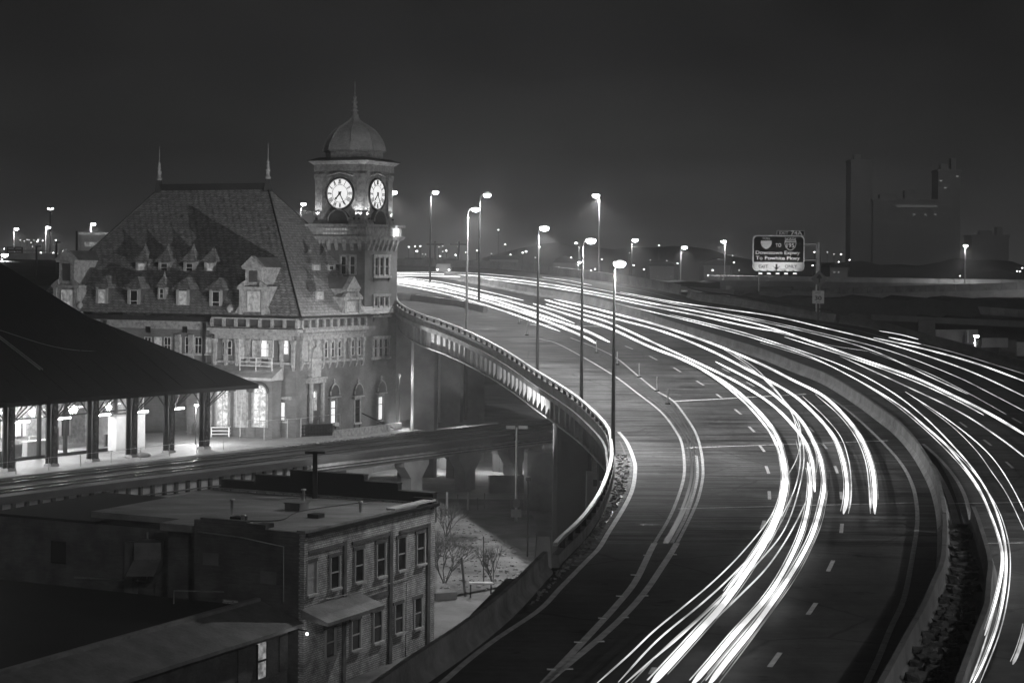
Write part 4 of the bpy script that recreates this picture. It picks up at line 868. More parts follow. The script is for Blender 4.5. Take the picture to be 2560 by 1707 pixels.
# ================================================================== STATION (grid turned 26 degrees to the view)
SS = 1.08
CAMP = Vector((0, 0, ZC))
def fr(u, v, z):
    p = Vector((-19.9 + .438 * u - .899 * v, 172.2 + .899 * u + .438 * v, z)); return CAMP + (p - CAMP) * SS
def v_of(px, u=0): r = (px - CX) / F; return (-19.9 + .438 * u - r * (172.2 + .899 * u)) / (.899 + .438 * r)
def u_of(px, v=0): r = (px - CX) / F; return (r * (172.2 + .438 * v) + 19.9 + .899 * v) / (.438 - .899 * r)
def z_of(px, py, u, v): Y = 172.2 + .899 * u + .438 * v; return ZC + Y * ray(px, py)[1]
ZB = ZC + (ZG - ZC) / SS            # true ground in station units
gL = lambda u0: (lambda a, b, d: fr(u0 - d, a, b))     # left facade: a along v, b height, d outwards
gR = lambda v0: (lambda a, b, d: fr(a, v0 - d, b))     # right facade: a along u
st = thing('station_building', 'large brick and stone railway station with a steep tiled hipped roof and many dormers', 'building', tuple(fr(6, 12, ZB)))
SB, SN = M['brick_st'], M['stone']
def gb(mb, g, a0, a1, b0, b1, d0, d1): return mb.box(a0, a1, b0, b1, d0, d1, fr=g)
def arch_poly(a, w, z0, z1, n=10):
    r = w / 2; zc = z1 - r
    return [(a - r, z0), (a + r, z0)] + [(a + r * math.cos(math.pi * k / n), zc + r * math.sin(math.pi * k / n)) for k in range(n + 1)]
def window(par, g, a, z0, z1, w, m='glassdark', bars=1, cross=(0.5,), sill=True, arch=False, frame='frame', lit=None, fw=.07, sub=False, sur=None, d0=.0):
    """glass pane with frame and glazing bars; sur = stone surround"""
    P = arch_poly(a, w, z0, z1) if arch else [(a - w / 2, z0), (a + w / 2, z0), (a + w / 2, z1), (a - w / 2, z1)]
    top = z1 - w / 2 if arch else z1
    wn = obj('window', MB().prism(P, g, d0 + .004, d0 + .02), lit or M[m], par)
    q = par if sub else wn
    f = MB()
    gb(f, g, a - w / 2, a - w / 2 + fw, z0, top, d0 + .02, d0 + .07); gb(f, g, a + w / 2 - fw, a + w / 2, z0, top, d0 + .02, d0 + .07)
    gb(f, g, a - w / 2 + fw, a + w / 2 - fw, z0, z0 + fw, d0 + .02, d0 + .07)
    if not arch: gb(f, g, a - w / 2 + fw, a + w / 2 - fw, z1 - fw, z1, d0 + .02, d0 + .07)
    for k in range(bars):
        x = a - w / 2 + w * (k + 1) / (bars + 1); gb(f, g, x - .03, x + .03, z0 + fw, top - (0 if arch else fw), d0 + .022, d0 + .06)
    for c in cross:
        z = z0 + (top - z0) * c; gb(f, g, a - w / 2 + fw, a + w / 2 - fw, z - .035, z + .035, d0 + .024, d0 + .065)
    if arch:
        n = 10; r = w / 2
        for rr in ((r, r - fw), (r * .55, r * .55 - .05)):
            vo = [(a + rr[0] * math.cos(math.pi * k / n), top + rr[0] * math.sin(math.pi * k / n)) for k in range(n + 1)]
            vi = [(a + rr[1] * math.cos(math.pi * k / n), top + rr[1] * math.sin(math.pi * k / n)) for k in range(n + 1)]
            for k in range(n): f.hull([g(*vo[k], d0 + .02), g(*vo[k + 1], d0 + .02), g(*vi[k + 1], d0 + .02), g(*vi[k], d0 + .02)], [g(*vo[k], d0 + .07), g(*vo[k + 1], d0 + .07), g(*vi[k + 1], d0 + .07), g(*vi[k], d0 + .07)])
        for k in (2, 4, 6, 8):
            t = math.pi * k / n; f.bar(g(a, top, d0 + .04), g(a + r * math.cos(t), top + r * math.sin(t), d0 + .04), .025)
    obj('window_frame', f, M[frame], q)
    if sill: obj('sill', gb(MB(), g, a - w / 2 - .15, a + w / 2 + .15, z0 - .16, z0 - .003, d0 + 0, d0 + .22), M['coping'], q)
    if sur:
        s = MB(); gb(s, g, a - w / 2 - sur, a - w / 2 - .003, z0, top, d0, d0 + .12); gb(s, g, a + w / 2 + .003, a + w / 2 + sur, z0, top, d0, d0 + .12)
        if not arch: gb(s, g, a - w / 2 - sur, a + w / 2 + sur, z1 + .003, z1 + sur * 1.3, d0, d0 + .16)
        obj('window_surround', s, SN, q)
    return wn
# --- walls
ZT = 16.4
W0 = MB(); W0.box(0, 12, 0, 31.5, ZB, 15.1, fr=fr); W0.box(12, 18.4, 6.52, 31.5, ZB, 15.1, fr=fr)
obj('wall', W0, SB, st)
vp = v_of(543)                                  # pavilion edge
obj('pavilion_wall', MB().box(-.4, -.003, 0, vp, ZB, 15.1, fr=fr), SB, st)
g0 = gL(-.4); gw = gL(0); gr = gR(0)
# balustrade band + cornice
def cornice(g, a0, a1, zc=15.1, h=1.3, n=8, prj=.0, ends=0):
    m = MB(); gb(m, g, a0 - ends, a1 + ends, zc, zc + .28, -.3, .62); gb(m, g, a0 - ends * .6, a1 + ends * .6, zc - .32, zc - .003, .0, .36)
    c = obj('cornice', m, SN, st)
    m = MB(); gb(m, g, a0, a1, zc + .283, zc + .42, -.1, .34); gb(m, g, a0, a1, zc + h - .14, zc + h, -.12, .36)
    w_ = (a1 - a0) / n
    for k in range(n + 1):
        x = a0 + w_ * k; gb(m, g, x - .16, x + .16, zc + .42, zc + h - .14, -.08, .33)
    obj('balustrade', m, SN, c)
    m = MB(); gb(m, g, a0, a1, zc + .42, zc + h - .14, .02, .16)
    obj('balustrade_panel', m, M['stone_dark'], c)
cornice(g0, -.2, vp + .1, ends=.3, n=7); cornice(gr, .2, 11.9, n=9)
# left lower wall top (plain parapet) and gutter
obj('wall_coping', gb(MB(), gw, vp + .1, 31.5, 15.9, 16.35, -.2, .22), M['copper'], st)
obj('parapet', gb(MB(), gw, vp + .1, 31.5, 15.1, 15.9, -.4, .02), SN, st)
obj('gutter', MB().box(-.62, -.45, -.5, vp + .1, 16.42, 16.62, fr=fr).box(-.45, 11.95, -.62, -.45, 16.42, 16.62, fr=fr), M['copper'], st)
for x in (266, 514):
    v = v_of(x, 0); obj('downpipe', gb(MB(), gw, v - .12, v + .12, 12.0, 15.8, .03, .25), M['copper'], st)
# pilaster band of the upper storey with corbels
def pilband(g, a0, a1, n, z0=12.3, z1=14.78, corb=True):
    s = obj('frieze', gb(MB(), g, a0, a1, 14.35, 14.77, .0, .24), SN, st)
    w_ = (a1 - a0) / n
    for k in range(n + 1):
        x = a0 + w_ * k; m = MB(); gb(m, g, x - .17, x + .17, z0, 14.34, 0, .26); gb(m, g, x - .23, x + .23, 14.0, 14.34, .0, .34)
        if corb: m.prism([(0, z0), (.3, z0), (.22, z0 - .4), (.08, z0 - .75), (0, z0 - .8)], lambda d, z, a, g=g: g(a, z, d), x - .15, x + .15)
        obj('pilaster', m, SN, st)
    obj('string_course', gb(MB(), g, a0, a1, z0 - .22, z0 - .003, 0, .2), SN, st)
pilband(g0, .25, vp - .2, 7); pilband(gr, .4, 11.6, 9)
# right side of the upper band: narrow dark windows
for k in (3, 4, 5, 7, 8):
    a = .4 + 11.2 / 9 * (k + .5); window(st, gr, a, 12.55, 14.2, .6, sill=False, cross=(.5,), bars=0)
obj('stone_panel', gb(MB(), gr, .62, 3.9, 12.35, 14.3, .0, .07), SN, st)
# left side upper windows
lw = [(713, 850, 886, .95, 'hi'), (670, 850, 893, 1.45, 'hi'), (609, 848, 897, .8, 'lo'), (570, 850, 888, 1.1, 'dk'), (642, 850, 893, .8, 'lo')]
for x, y0, y1, w, k in lw:
    a = v_of(x, -.4); z1, z0 = z_of(x, y0, -.4, a), z_of(x, y1, -.4, a)
    window(st, g0, a, z0, z1, w, lit={'hi': E['winhi'], 'lo': E['winlo'], 'dk': None}[k], sill=False, bars=0 if w < 1 else 1)
for x in (372, 397, 421, 447, 474, 498, 524):
    a = v_of(x, 0); window(st, gw, a, z_of(x, 884, 0, a), z_of(x, 842, 0, a), .85, lit=E['winlo'] if x in (397, 524) else None)
for x in (448, 481, 540):
    a = v_of(x, 0); obj('pilaster', gb(MB(), gw, a - .3, a + .3, 11, 14.6, .0, .2), SN, st)
for x in (372, 464):
    a = v_of(x, 0); z = z_of(x, 824, 0, a); obj('vent', gb(MB(), gw, a - .28, a + .28, z - .3, z + .3, .0, .05), M['black'], st)
# --- annex with arched windows in front of the left face
a0, a1 = v_of(683, -2), v_of(470, -2); zan = z_of(640, 948, -2, 6)
obj('annex_wall', MB().box(-2.0, -.403, a0, a1, ZB, zan, fr=fr), SB, st)
obj('annex_roof', MB().hull([fr(-2.4, a0 - .2, zan), fr(-.41, a0 - .2, zan), fr(-.41, a1, zan), fr(-2.4, a1, zan)], [fr(-2.4, a0 - .2, zan + .25), fr(-.41, a0 - .2, zan + 1.25), fr(-.41, a1, zan + 1.25), fr(-2.4, a1, zan + .25)]), M['coping'], st)
ga = gL(-2.0)
for x, w, lit in ((653.5, 2.25, 'win'), (606.5, 1.9, 'winlo'), (560, 2.1, 'win'), (515, 2.0, 'winlo')):
    a = v_of(x, -2); z1 = z_of(x, 963, -2, a); z0 = z_of(x, 1068, -2, a)
    window(st, ga, a, z0, z1, w * .62, lit=E[lit], arch=True, bars=1, cross=(.05, .5, .98), sill=False, sur=.2)
    r = w * .34; obj('arch_moulding', MB().tube([ga(a + (r + .16) * math.cos(math.pi * k / 12), z1 - w * .31 + (r + .16) * math.sin(math.pi * k / 12), .1) for k in range(13)], .1, 5), M['stone_dark'], st)
# balcony rail on the annex roof
rl_ = MB(); zr0 = zan + 1.3
for z in (0, .38, .75): rl_.bar(fr(-1.6, v_of(682, -1.6), zr0 + z), fr(-1.6, v_of(602, -1.6), zr0 + z), .045)
for x in (602, 642, 682): v = v_of(x, -1.6); rl_.bar(fr(-1.6, v, zr0 - .5), fr(-1.6, v, zr0 + .78), .05)
obj('balcony_rail', rl_, M['white'], st)
# lit ground window on the left face
a = v_of(706, -.4); window(st, g0, a, z_of(706, 1052, -.4, a), z_of(706, 1004, -.4, a), 1.0, lit=E['winhi'], bars=1, cross=(.2,), sill=True, frame='copper')
obj('lintel', gb(MB(), g0, a - 1.2, a + 1.2, z_of(706, 998, -.4, a), z_of(706, 991, -.4, a), 0, .18), SN, st)
# --- niche and hooded windows on the right face
def hooded(x, zy, lit, w=.95, par=None, full=True):
    a = u_of(x, 0); z0, z1 = z_of(x, zy[1], a, 0), z_of(x, zy[0], a, 0); p = par or st
    window(p, gr, a, z0, z1, w, lit=lit, bars=0, cross=(.66,), sur=.16, fw=.09, frame='copper')
    zh = z1 + .38; n = 10
    P = [(a - .85, zh), (a + .85, zh)] + [(a + .78 * math.cos(math.pi * k / n), zh + .12 + 1.0 * math.sin(math.pi * k / n)) for k in range(n + 1)]
    h_ = obj('window_hood', MB().prism(P, gr, 0, .28), M['stone_dark'], p)
    m = MB().tube([gr(a + .82 * math.cos(math.pi * k / n), zh + .12 + 1.05 * math.sin(math.pi * k / n), .26) for k in range(n + 1)], .08, 5)
    gb(m, gr, a - 1.0, a + 1.0, zh - .14, zh - .003, 0, .36)
    obj('hood_moulding', m, SN, h_)
    obj('hood_finial', MB().lathe(gr(a, zh + 1.15, .15), [(.12, 0), (.2, .12), (.08, .25), (.14, .4), (.02, .62)], 8), SN, h_)
    for s in (-1, 1): obj('sill_bracket', MB().prism([(0, z0 - .17), (.2, z0 - .17), (.05, z0 - .55), (0, z0 - .55)], lambda d, z, q, g=gr: g(q, z, d), a + s * .5 - .08, a + s * .5 + .08), M['stone_dark'], h_)
hooded(835, (1000, 1059), E['winhi']); hooded(895, (998, 1056), None)
a = u_of(786, 0); z = lambda y: z_of(786, y, a, 0)
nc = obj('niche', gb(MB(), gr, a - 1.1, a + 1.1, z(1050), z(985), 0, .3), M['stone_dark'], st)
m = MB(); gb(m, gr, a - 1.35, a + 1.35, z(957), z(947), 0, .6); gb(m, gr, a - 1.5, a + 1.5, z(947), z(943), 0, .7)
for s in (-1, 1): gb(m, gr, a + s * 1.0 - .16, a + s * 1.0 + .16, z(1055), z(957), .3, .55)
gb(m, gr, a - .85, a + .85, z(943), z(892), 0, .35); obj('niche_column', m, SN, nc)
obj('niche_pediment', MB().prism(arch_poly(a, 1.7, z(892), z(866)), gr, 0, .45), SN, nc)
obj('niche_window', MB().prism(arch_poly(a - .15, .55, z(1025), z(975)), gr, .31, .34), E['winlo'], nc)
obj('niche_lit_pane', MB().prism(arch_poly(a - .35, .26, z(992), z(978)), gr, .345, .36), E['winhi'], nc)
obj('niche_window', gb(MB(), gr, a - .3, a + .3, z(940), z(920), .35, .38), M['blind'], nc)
# --- ROOF
RZ = 29.2; E0 = (-.55, -.55); ez = 16.6
lo = [fr(-.6, -.6, ez), fr(19, -.6, ez), fr(19, 32.4, ez), fr(-.6, 32.4, ez)]
ra, rb = fr(9.3, v_of(668, 9.3), RZ), fr(9.3, v_of(396, 9.3), RZ)
rf = MB().add(lo + [ra, rb], [(0, 1, 4), (1, 2, 5, 4), (2, 3, 5), (3, 0, 4, 5), (0, 3, 2, 1)])
roof = obj('roof', rf, M['shingle'], st)
va, vb = v_of(668, 9.3), v_of(396, 9.3)
rc = MB().box(9.1, 9.5, va, vb, RZ - .25, RZ + .42, fr=fr)
obj('ridge_cap', rc, M['copper'], roof)
for a_, b_ in ((lo[0], ra), (lo[3], rb), (lo[1], ra)): obj('hip_cap', MB().tube([a_, b_], .1, 5), M['copper'], roof)
for v in (va, vb):
    c = fr(9.3, v, RZ)
    obj('ridge_base', MB().lathe(c, [(.62, -.5), (.42, .3), (.34, .9)], 4, a0=.78, smooth=False), M['copper'], roof)
    obj('finial', MB().lathe(c, [(.34, .9), (.34, 1.15), (.22, 1.2), (.22, 1.75), (.3, 1.85), (.12, 2.0), (.24, 2.3), (.1, 2.5), (.2, 2.75), (.05, 2.95), (.03, 4.7)], 10), SN, roof)
kL = 12.6 / 9.9; kR = 12.6 / (va + .6)
uL = lambda z: -.6 + (z - ez) / kL; vR = lambda z: -.6 + (z - ez) / kR
GL = lambda a, d, z: fr(d, a, z); GR = lambda a, d, z: fr(a, d, z)
def dormer(G, gface, back, a, w, z0, z1, zap, d0, lit=None, kind='point', wh=None, cx=None):
    """small dormer: cheeks, window, tiled cap. a along the facade, d into the building"""
    dr = obj('dormer', MB().box(a - w / 2, a + w / 2, d0, back(z1) + .3, z0, z1, fr=G), M['stone_dark'] if kind == 'hip' else M['shingle'], st)
    g = lambda aa, b, dd: G(aa, d0 - dd, b)
    ww = w * .62
    window(dr, g, a, z0 + .12, z1 - .1, ww, lit=lit, bars=0, sill=False, fw=.08, sub=True)
    for q0, q1 in ((a - w / 2, a - ww / 2 - .003), (a + ww / 2 + .003, a + w / 2)): obj('dormer_post', gb(MB(), g, q0, q1, z0, z1, 0, .06), M['blind'], dr)
    o = w * .2 + .1; m = MB()
    if kind == 'point':
        m.hull([G(a - w / 2 - o, d0 - o, z1), G(a + w / 2 + o, d0 - o, z1), G(a + w / 2 + o, d0 + w + o, z1), G(a - w / 2 - o, d0 + w + o, z1)],
               [G(a - w * .12, d0 + w * .3, z1 + (zap - z1) * .62), G(a + w * .12, d0 + w * .3, z1 + (zap - z1) * .62), G(a + w * .12, d0 + w * .6, z1 + (zap - z1) * .62), G(a - w * .12, d0 + w * .6, z1 + (zap - z1) * .62)])
        m.pyr([G(a - w * .12, d0 + w * .3, z1 + (zap - z1) * .62), G(a + w * .12, d0 + w * .3, z1 + (zap - z1) * .62), G(a + w * .12, d0 + w * .6, z1 + (zap - z1) * .62), G(a - w * .12, d0 + w * .6, z1 + (zap - z1) * .62)], G(a, d0 + w * .45, zap))
    else:
        b = back(zap) + .3
        m.add([G(a - w / 2 - o, d0 - o, z1), G(a + w / 2 + o, d0 - o, z1), G(a + w / 2 + o, b, z1), G(a - w / 2 - o, b, z1), G(a, d0 + w * .35, zap), G(a, b, zap)], [(0, 1, 4), (1, 2, 5, 4), (2, 3, 5), (3, 0, 4, 5), (0, 3, 2, 1)])
    obj('dormer_roof', m, M['shingle'], dr)
    return dr
for x, y0, y1, ya, w, lt in ((256, 720, 782, 692, 1.5, E['winlo']), (336, 722, 783, 694, 1.55, None), (458, 724, 785, 697, 1.55, E['winlo']), (541, 725, 786, 698, 1.5, None)):
    v = v_of(x, .1); dormer(GL, None, uL, v, w, z_of(x, y1, .1, v), z_of(x, y0, .1, v), z_of(x, ya, .1, v) + .15, .1, lit=lt, kind='hip')
v = v_of(405, .5); dormer(GL, None, uL, v, .9, z_of(405, 750, .5, v), z_of(405, 719, .5, v), z_of(405, 676, .5, v), .5, kind='point')
for x, lt in ((354, E['winlo']), (411, None), (474, None), (526, E['winlo'])):
    v = v_of(x, 2.7); dormer(GL, None, uL, v, 1.4, z_of(x, 684, 2.7, v), z_of(x, 655, 2.7, v), z_of(x, 607, 2.7, v), 2.7, lit=lt)
for x, y1, y0, ya, d in ((790, 690, 660, 612, 3.0), (828, 690, 661, 616, 3.0), (799, 758, 727, 684, .7)):
    u = u_of(x, d); dormer(GR, None, vR, u, 1.5, z_of(x, y1, u, d), z_of(x, y0, u, d), z_of(x, ya, u, d), d, lit=E['winlo'] if x != 828 else None)
# big stone dormers
def big_dormer(G, back, a, w, Z, d0, gable=False):
    z0, z1, z2, z3 = Z
    dr = obj('stone_dormer', MB().box(a - w / 2, a + w / 2, d0, back(z1) + .4, z0, z1, fr=G), SN, st)
    g = lambda aa, b, dd: G(aa, d0 - dd, b)
    window(dr, g, a - w * .05, z0 + .35, z1 - .45, w * .5, lit=E['winlo'], bars=1, sill=False, sub=True)
    m = MB(); gb(m, g, a - w * .56, a + w * .56, z1 - .28, z1 - .02, -.3, .22)
    for s in (-1, 1):
        gb(m, g, a + s * w * .42 - .2, a + s * w * .42 + .2, z0, z1 - .29, .0, .18)
        m.prism([(a + s * w * .56, z1), (a + s * w * .28, z1), (a + s * w * .28, z1 + .55)], g, -.15, .2)
        m.prism([(a + s * w * .5, z0), (a + s * w * .72, z0), (a + s * w * .5, z0 + .9)], g, -.2, .1)
    obj('dormer_cornice', m, SN, dr)
    w2 = w * .62; obj('upper_stage', MB().box(a - w2 / 2, a + w2 / 2, d0 + .05, back(z2) + .4, z1, z2, fr=G), SN, dr)
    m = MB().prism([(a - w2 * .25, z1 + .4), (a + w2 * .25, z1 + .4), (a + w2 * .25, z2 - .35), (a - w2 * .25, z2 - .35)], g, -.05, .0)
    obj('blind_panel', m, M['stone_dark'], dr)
    m = MB().prism([(a - w2 * .68, z2), (a + w2 * .68, z2), (a, z3)], g, -.3, .28); gb(m, g, a - w2 * .62, a + w2 * .62, z2 - .22, z2 - .003, -.2, .2)
    obj('pediment', m, SN, dr)
    obj('dormer_roof', MB().prism([(a - w2 * .6, z2 + .01), (a + w2 * .6, z2 + .01), (a, z3 - .08)], lambda aa, b, dd: G(aa, dd, b), d0 + .31, back(z3) + .3), M['tin'], dr)
zz = lambda x, ys, d, a, R=False: tuple((z_of(x, y, a, d) if R else z_of(x, y, d, a)) for y in ys)
v = v_of(633, -.35); big_dormer(GL, uL, v, 3.0, zz(633, (788, 716, 668, 640), -.35, v), -.35)
v = v_of(166, -.35); big_dormer(GL, uL, v, 3.1, zz(166, (788, 712, 650, 624), -.35, v), -.35)
u = u_of(880, -.35); big_dormer(GR, vR, u, 3.2, zz(880, (788, 742, 722, 690), -.35, u, True), -.35)
# corner wall sculpture
for v in (v_of(205, .0), v_of(575, -.3)): obj('urn', MB().lathe(fr(-.3, v, 16.4), [(.3, 0), (.3, .3), (.15, .4), (.38, .8), (.3, 1.1), (.1, 1.3)], 8), SN, st)

# ================================================================== CLOCK TOWER
tw = thing('clock_tower', 'square brick clock tower with lit dials, domed cap and needle finial', 'tower', tuple(fr(15.25, 3.25, ZB)))
uc, vc = 15.25, 3.25
sq = lambda h: [(uc - h, vc - h), (uc + h, vc - h), (uc + h, vc + h), (uc - h, vc + h)]
fz = lambda a, b, c: fr(a, b, c)
def tb(h, z0, z1, h2=None):
    return MB().hull([fr(a, b, z0) for a, b in sq(h)], [fr(a, b, z1) for a, b in sq(h2 or h)])
obj('shaft', tb(3.25, ZB, 23.6), SB, tw)
obj('balcony_floor', tb(3.62, 24.0, 24.35, 3.85), SN, tw)
obj('corbel_table', tb(3.3, 23.6, 24.0, 3.5), SN, tw)
obj('parapet', tb(3.55, 24.35, 25.3), SN, tw)
obj('parapet_coping', tb(3.85, 25.3, 25.55), SN, tw)
gTL = lambda h: (lambda a, b, d: fr(uc - h - d, a, b)); gTR = lambda h: (lambda a, b, d: fr(a, vc - h - d, b))
for g, c in ((gTL(3.25), vc), (gTR(3.25), uc)):
    for k in range(-3, 4):
        if g(0, 0, 0) is not None:
            a = c + k * .9
            obj('bracket', MB().prism([(0, 24.0), (.45, 24.0), (.3, 23.4), (.05, 22.9), (0, 22.9)], lambda d, z, q, g=g: g(q, z, d), a - .14, a + .14), SN, tw)
g = gTL(3.55); m = MB()
for i in range(9):
    for j in range(2): gb(m, g, vc - 1.3 + i * .32, vc - 1.3 + i * .32 + .2, 24.5 + j * .4, 24.72 + j * .4, .0, .02)
obj('pierced_grille', m, E['winlo'], tw)  # grille holes glow by emission, no lamp behind them
g = gTR(3.55); m = MB()
for z in (24.42, 24.72, 25.02): gb(m, g, 16.2, 18.3, z, z + .2, .02, .16)
for k in range(7): gb(m, g, 16.25 + k * .32, 16.4 + k * .32, 24.4, 25.2, .16, .22)
obj('lit_balustrade', m, M['white'], tw)
# windows of the shaft
for ya, yb in ((639, 691), (737, 789), (842, 894)):
    a = uc; z0, z1 = z_of(953, yb, a, 0), z_of(953, ya, a, 0)
    for k in (-1, 0, 1): window(tw, gr, a + k * 1.05, z0 + .1, z1 - .2, .62, bars=0, sill=False, fw=.06, frame='blind')
    m = MB(); gb(m, gr, a - 1.75, a + 1.75, z1 - .15, z1 + .1, 0, .2); gb(m, gr, a - 1.8, a + 1.8, z0 - .15, z0 + .06, 0, .25)
    for k in (-1.5, -.52, .52, 1.5): gb(m, gr, a + k - .14, a + k + .14, z0 + .06, z1 - .15, 0, .14)
    obj('window_surround', m, SN, tw)
    for s in (-1.5, 1.5): obj('bracket', MB().prism([(0, z0 - .15), (.2, z0 - .15), (0, z0 - .6)], lambda d, z, q, g=gr: g(q, z, d), a + s - .1, a + s + .1), M['stone_dark'], tw)
obj('blank_panel', gb(MB(), gr, uc - 1.9, uc + 1.9, z_of(953, 622, uc, 0), z_of(953, 596, uc, 0), 0, .06), M['stone_dark'], tw)
gt = gTL(3.25); a = 1.9; z0, z1 = z_of(870, 687, 12, a), z_of(870, 640, 12, a)
for k in (-.45, .45): window(tw, gt, a + k * 1.15, z0, z1, .62, bars=0, sill=False, sur=.12)
hooded(953, (990, 1050), E['winhi'], par=tw)
# clock stage
obj('clock_stage', tb(2.62, 25.3, 30.95), SN, tw)
obj('stage_base', tb(3.05, 25.56, 26.2, 2.9), SN, tw)
for s in (-1, 1):
    for q in (-1, 1):
        cu, cv = uc + s * 2.45, vc + q * 2.45
        obj('corner_pilaster', MB().box(cu - .42, cu + .42, cv - .42, cv + .42, 26.2, 30.6, fr=fr).box(cu - .52, cu + .52, cv - .52, cv + .52, 26.2, 26.75, fr=fr).box(cu - .5, cu + .5, cv - .5, cv + .5, 30.1, 30.6, fr=fr), SN, tw)
obj('entablature', tb(2.95, 30.9, 31.55), SN, tw)
obj('cornice', tb(3.0, 31.55, 31.9, 3.42), SN, tw)
obj('cornice_top', tb(3.45, 31.9, 32.0), M['copper'], tw)
obj('cap_roof', tb(3.3, 32.0, 32.3, 2.6), M['copper'], tw)
cz = fr(uc, vc, 0); a8 = math.radians(180 + 22.5) + math.atan2(.899, .438)
sc = SS
def oz(z): return CAMP.z + (z - CAMP.z) * SS
c0 = Vector((cz.x, cz.y, 0))
obj('drum', MB().lathe(c0, [(2.95 * sc, oz(32.2)), (2.95 * sc, oz(32.85)), (3.12 * sc, oz(32.9)), (3.12 * sc, oz(33.05))], 8, a8, smooth=False), SN, tw)
prof = [(3.2, 33.05), (3.14, 33.25), (3.02, 33.7), (2.8, 34.2), (2.45, 34.75), (2.0, 35.2), (1.5, 35.55), (1.0, 35.85), (.55, 36.15), (.38, 36.4)]
dm = obj('dome', MB().lathe(c0, [(r * sc, oz(z)) for r, z in prof], 8, a8, smooth=False), M['dome'], tw)
for k in range(8):
    t = a8 + k * math.pi / 4
    obj('dome_rib', MB().tube([Vector((c0.x + (r + .03) * sc * math.cos(t), c0.y + (r + .02) * sc * math.sin(t), oz(z))) for r, z in prof], .07, 5), M['coping'], dm)
obj('finial', MB().lathe(c0, [(r * sc, oz(z)) for r, z in [(.6, 36.1), (.42, 36.35), (.4, 36.8), (.26, 36.85), (.26, 37.1), (.42, 37.15), (.2, 37.3), (.3, 37.55), (.14, 37.75), (.32, 38.05), (.12, 38.2), (.2, 38.5), (.05, 38.75), (.03, 40.1)]], 12), SN, tw)
# clocks
def clock(g, a, z, r):
    ck = obj('clock_face', MB().prism([(a + r * math.cos(2 * math.pi * k / 40), z + r * math.sin(2 * math.pi * k / 40)) for k in range(40)], g, .1, .14), E['clock'], tw)
    for r0, r1, d in ((r, r + .12, .2), (r * .57, r * .60, .155), (r * .955, r * .985, .155)):
        rg = MB()
        for k in range(40):
            A, B_ = 2 * math.pi * k / 40, 2 * math.pi * (k + 1) / 40
            q = lambda R_, T_, dd: g(a + R_ * math.cos(T_), z + R_ * math.sin(T_), dd)
            rg.hull([q(r0, A, .0 if r0 == r else .14), q(r1, A, .0 if r0 == r else .14), q(r1, B_, .0 if r0 == r else .14), q(r0, B_, .0 if r0 == r else .14)], [q(r0, A, d), q(r1, A, d), q(r1, B_, d), q(r0, B_, d)])
        obj('clock_rim' if r0 == r else 'chapter_ring', rg, M['black'], ck)
    nm = MB(); N12 = ['XII', 'I', 'II', 'III', 'IIII', 'V', 'VI', 'VII', 'VIII', 'IX', 'X', 'XI']
    sgn = -1 if g(1, 0, 0).x < g(0, 0, 0).x else 1
    for h in range(12):
        T = math.pi / 2 - sgn * h * math.pi / 6; s = N12[h]; n = len(s); stp = .095; x = -(n - 1) / 2
        er, et = Vector((math.cos(T), math.sin(T))), Vector((-math.sin(T), math.cos(T))) * sgn * -1
        def pt(t, rr): return g(a + er.x * rr + et.x * t, z + er.y * rr + et.y * t, .155)
        r0, r1 = r * .64, r * .93
        for i, ch in enumerate(s):
            t = (x + i) * stp * r / 1.6 * 1.15
            if ch == 'I': nm.bar(pt(t, r0), pt(t, r1), .034)
            elif ch == 'V': nm.bar(pt(t, r0), pt(t - .07, r1), .038); nm.bar(pt(t, r0), pt(t + .07, r1), .018)
            else: nm.bar(pt(t - .07, r0), pt(t + .07, r1), .038); nm.bar(pt(t + .07, r0), pt(t - .07, r1), .018)
    for k in range(60):
        T = 2 * math.pi * k / 60; nm.bar(g(a + r * .96 * math.cos(T), z + r * .96 * math.sin(T), .15), g(a + r * math.cos(T), z + r * math.sin(T), .15), .014)
    obj('numerals', nm, M['black'], ck)
    for nme, hr_, L_, wd in (('hour_hand', 7.42, r * .55, .13), ('minute_hand', 5.05, r * .86, .09)):
        T = math.pi / 2 - sgn * hr_ * math.pi / 6; e = Vector((math.cos(T), math.sin(T))); n_ = Vector((-e.y, e.x))
        P = [e * -.25 + n_ * wd * .6, e * -.25 - n_ * wd * .6, e * (L_ * .7) - n_ * wd * .5, e * (L_ * .8) - n_ * wd * 1.1, e * L_, e * (L_ * .8) + n_ * wd * 1.1, e * (L_ * .7) + n_ * wd * .5]
        obj(nme, MB().prism([(a + p.x, z + p.y) for p in P], g, .17, .19 if nme[0] == 'h' else .2), M['black'], ck)
    obj('hub', MB().prism([(a + .16 * math.cos(k), z + .16 * math.sin(k)) for k in np.linspace(0, 6.283, 12)[:-1]], g, .2, .23), M['black'], ck)
    # arched pediment below
    pd_ = obj('arch_pediment', MB().prism(arch_poly(a, 2.3, 25.56, 27.0), g, .0, .5), M['stone_dark'], tw)
    obj('arch_moulding', MB().tube([g(a + 1.18 * math.cos(math.pi * k / 12), 25.85 + 1.15 * math.sin(math.pi * k / 12), .5) for k in range(13)], .09, 5), SN, pd_)
    obj('garland', MB().tube([g(a + 1.5 * t, z + r + .3 + .35 * (1 - abs(t)) , .15) for t in np.linspace(-1, 1, 9)], .13, 5), SN, tw)
clock(gTL(2.62), vc, 28.62, 1.52); clock(gTR(2.62), uc, 28.62, 1.52)
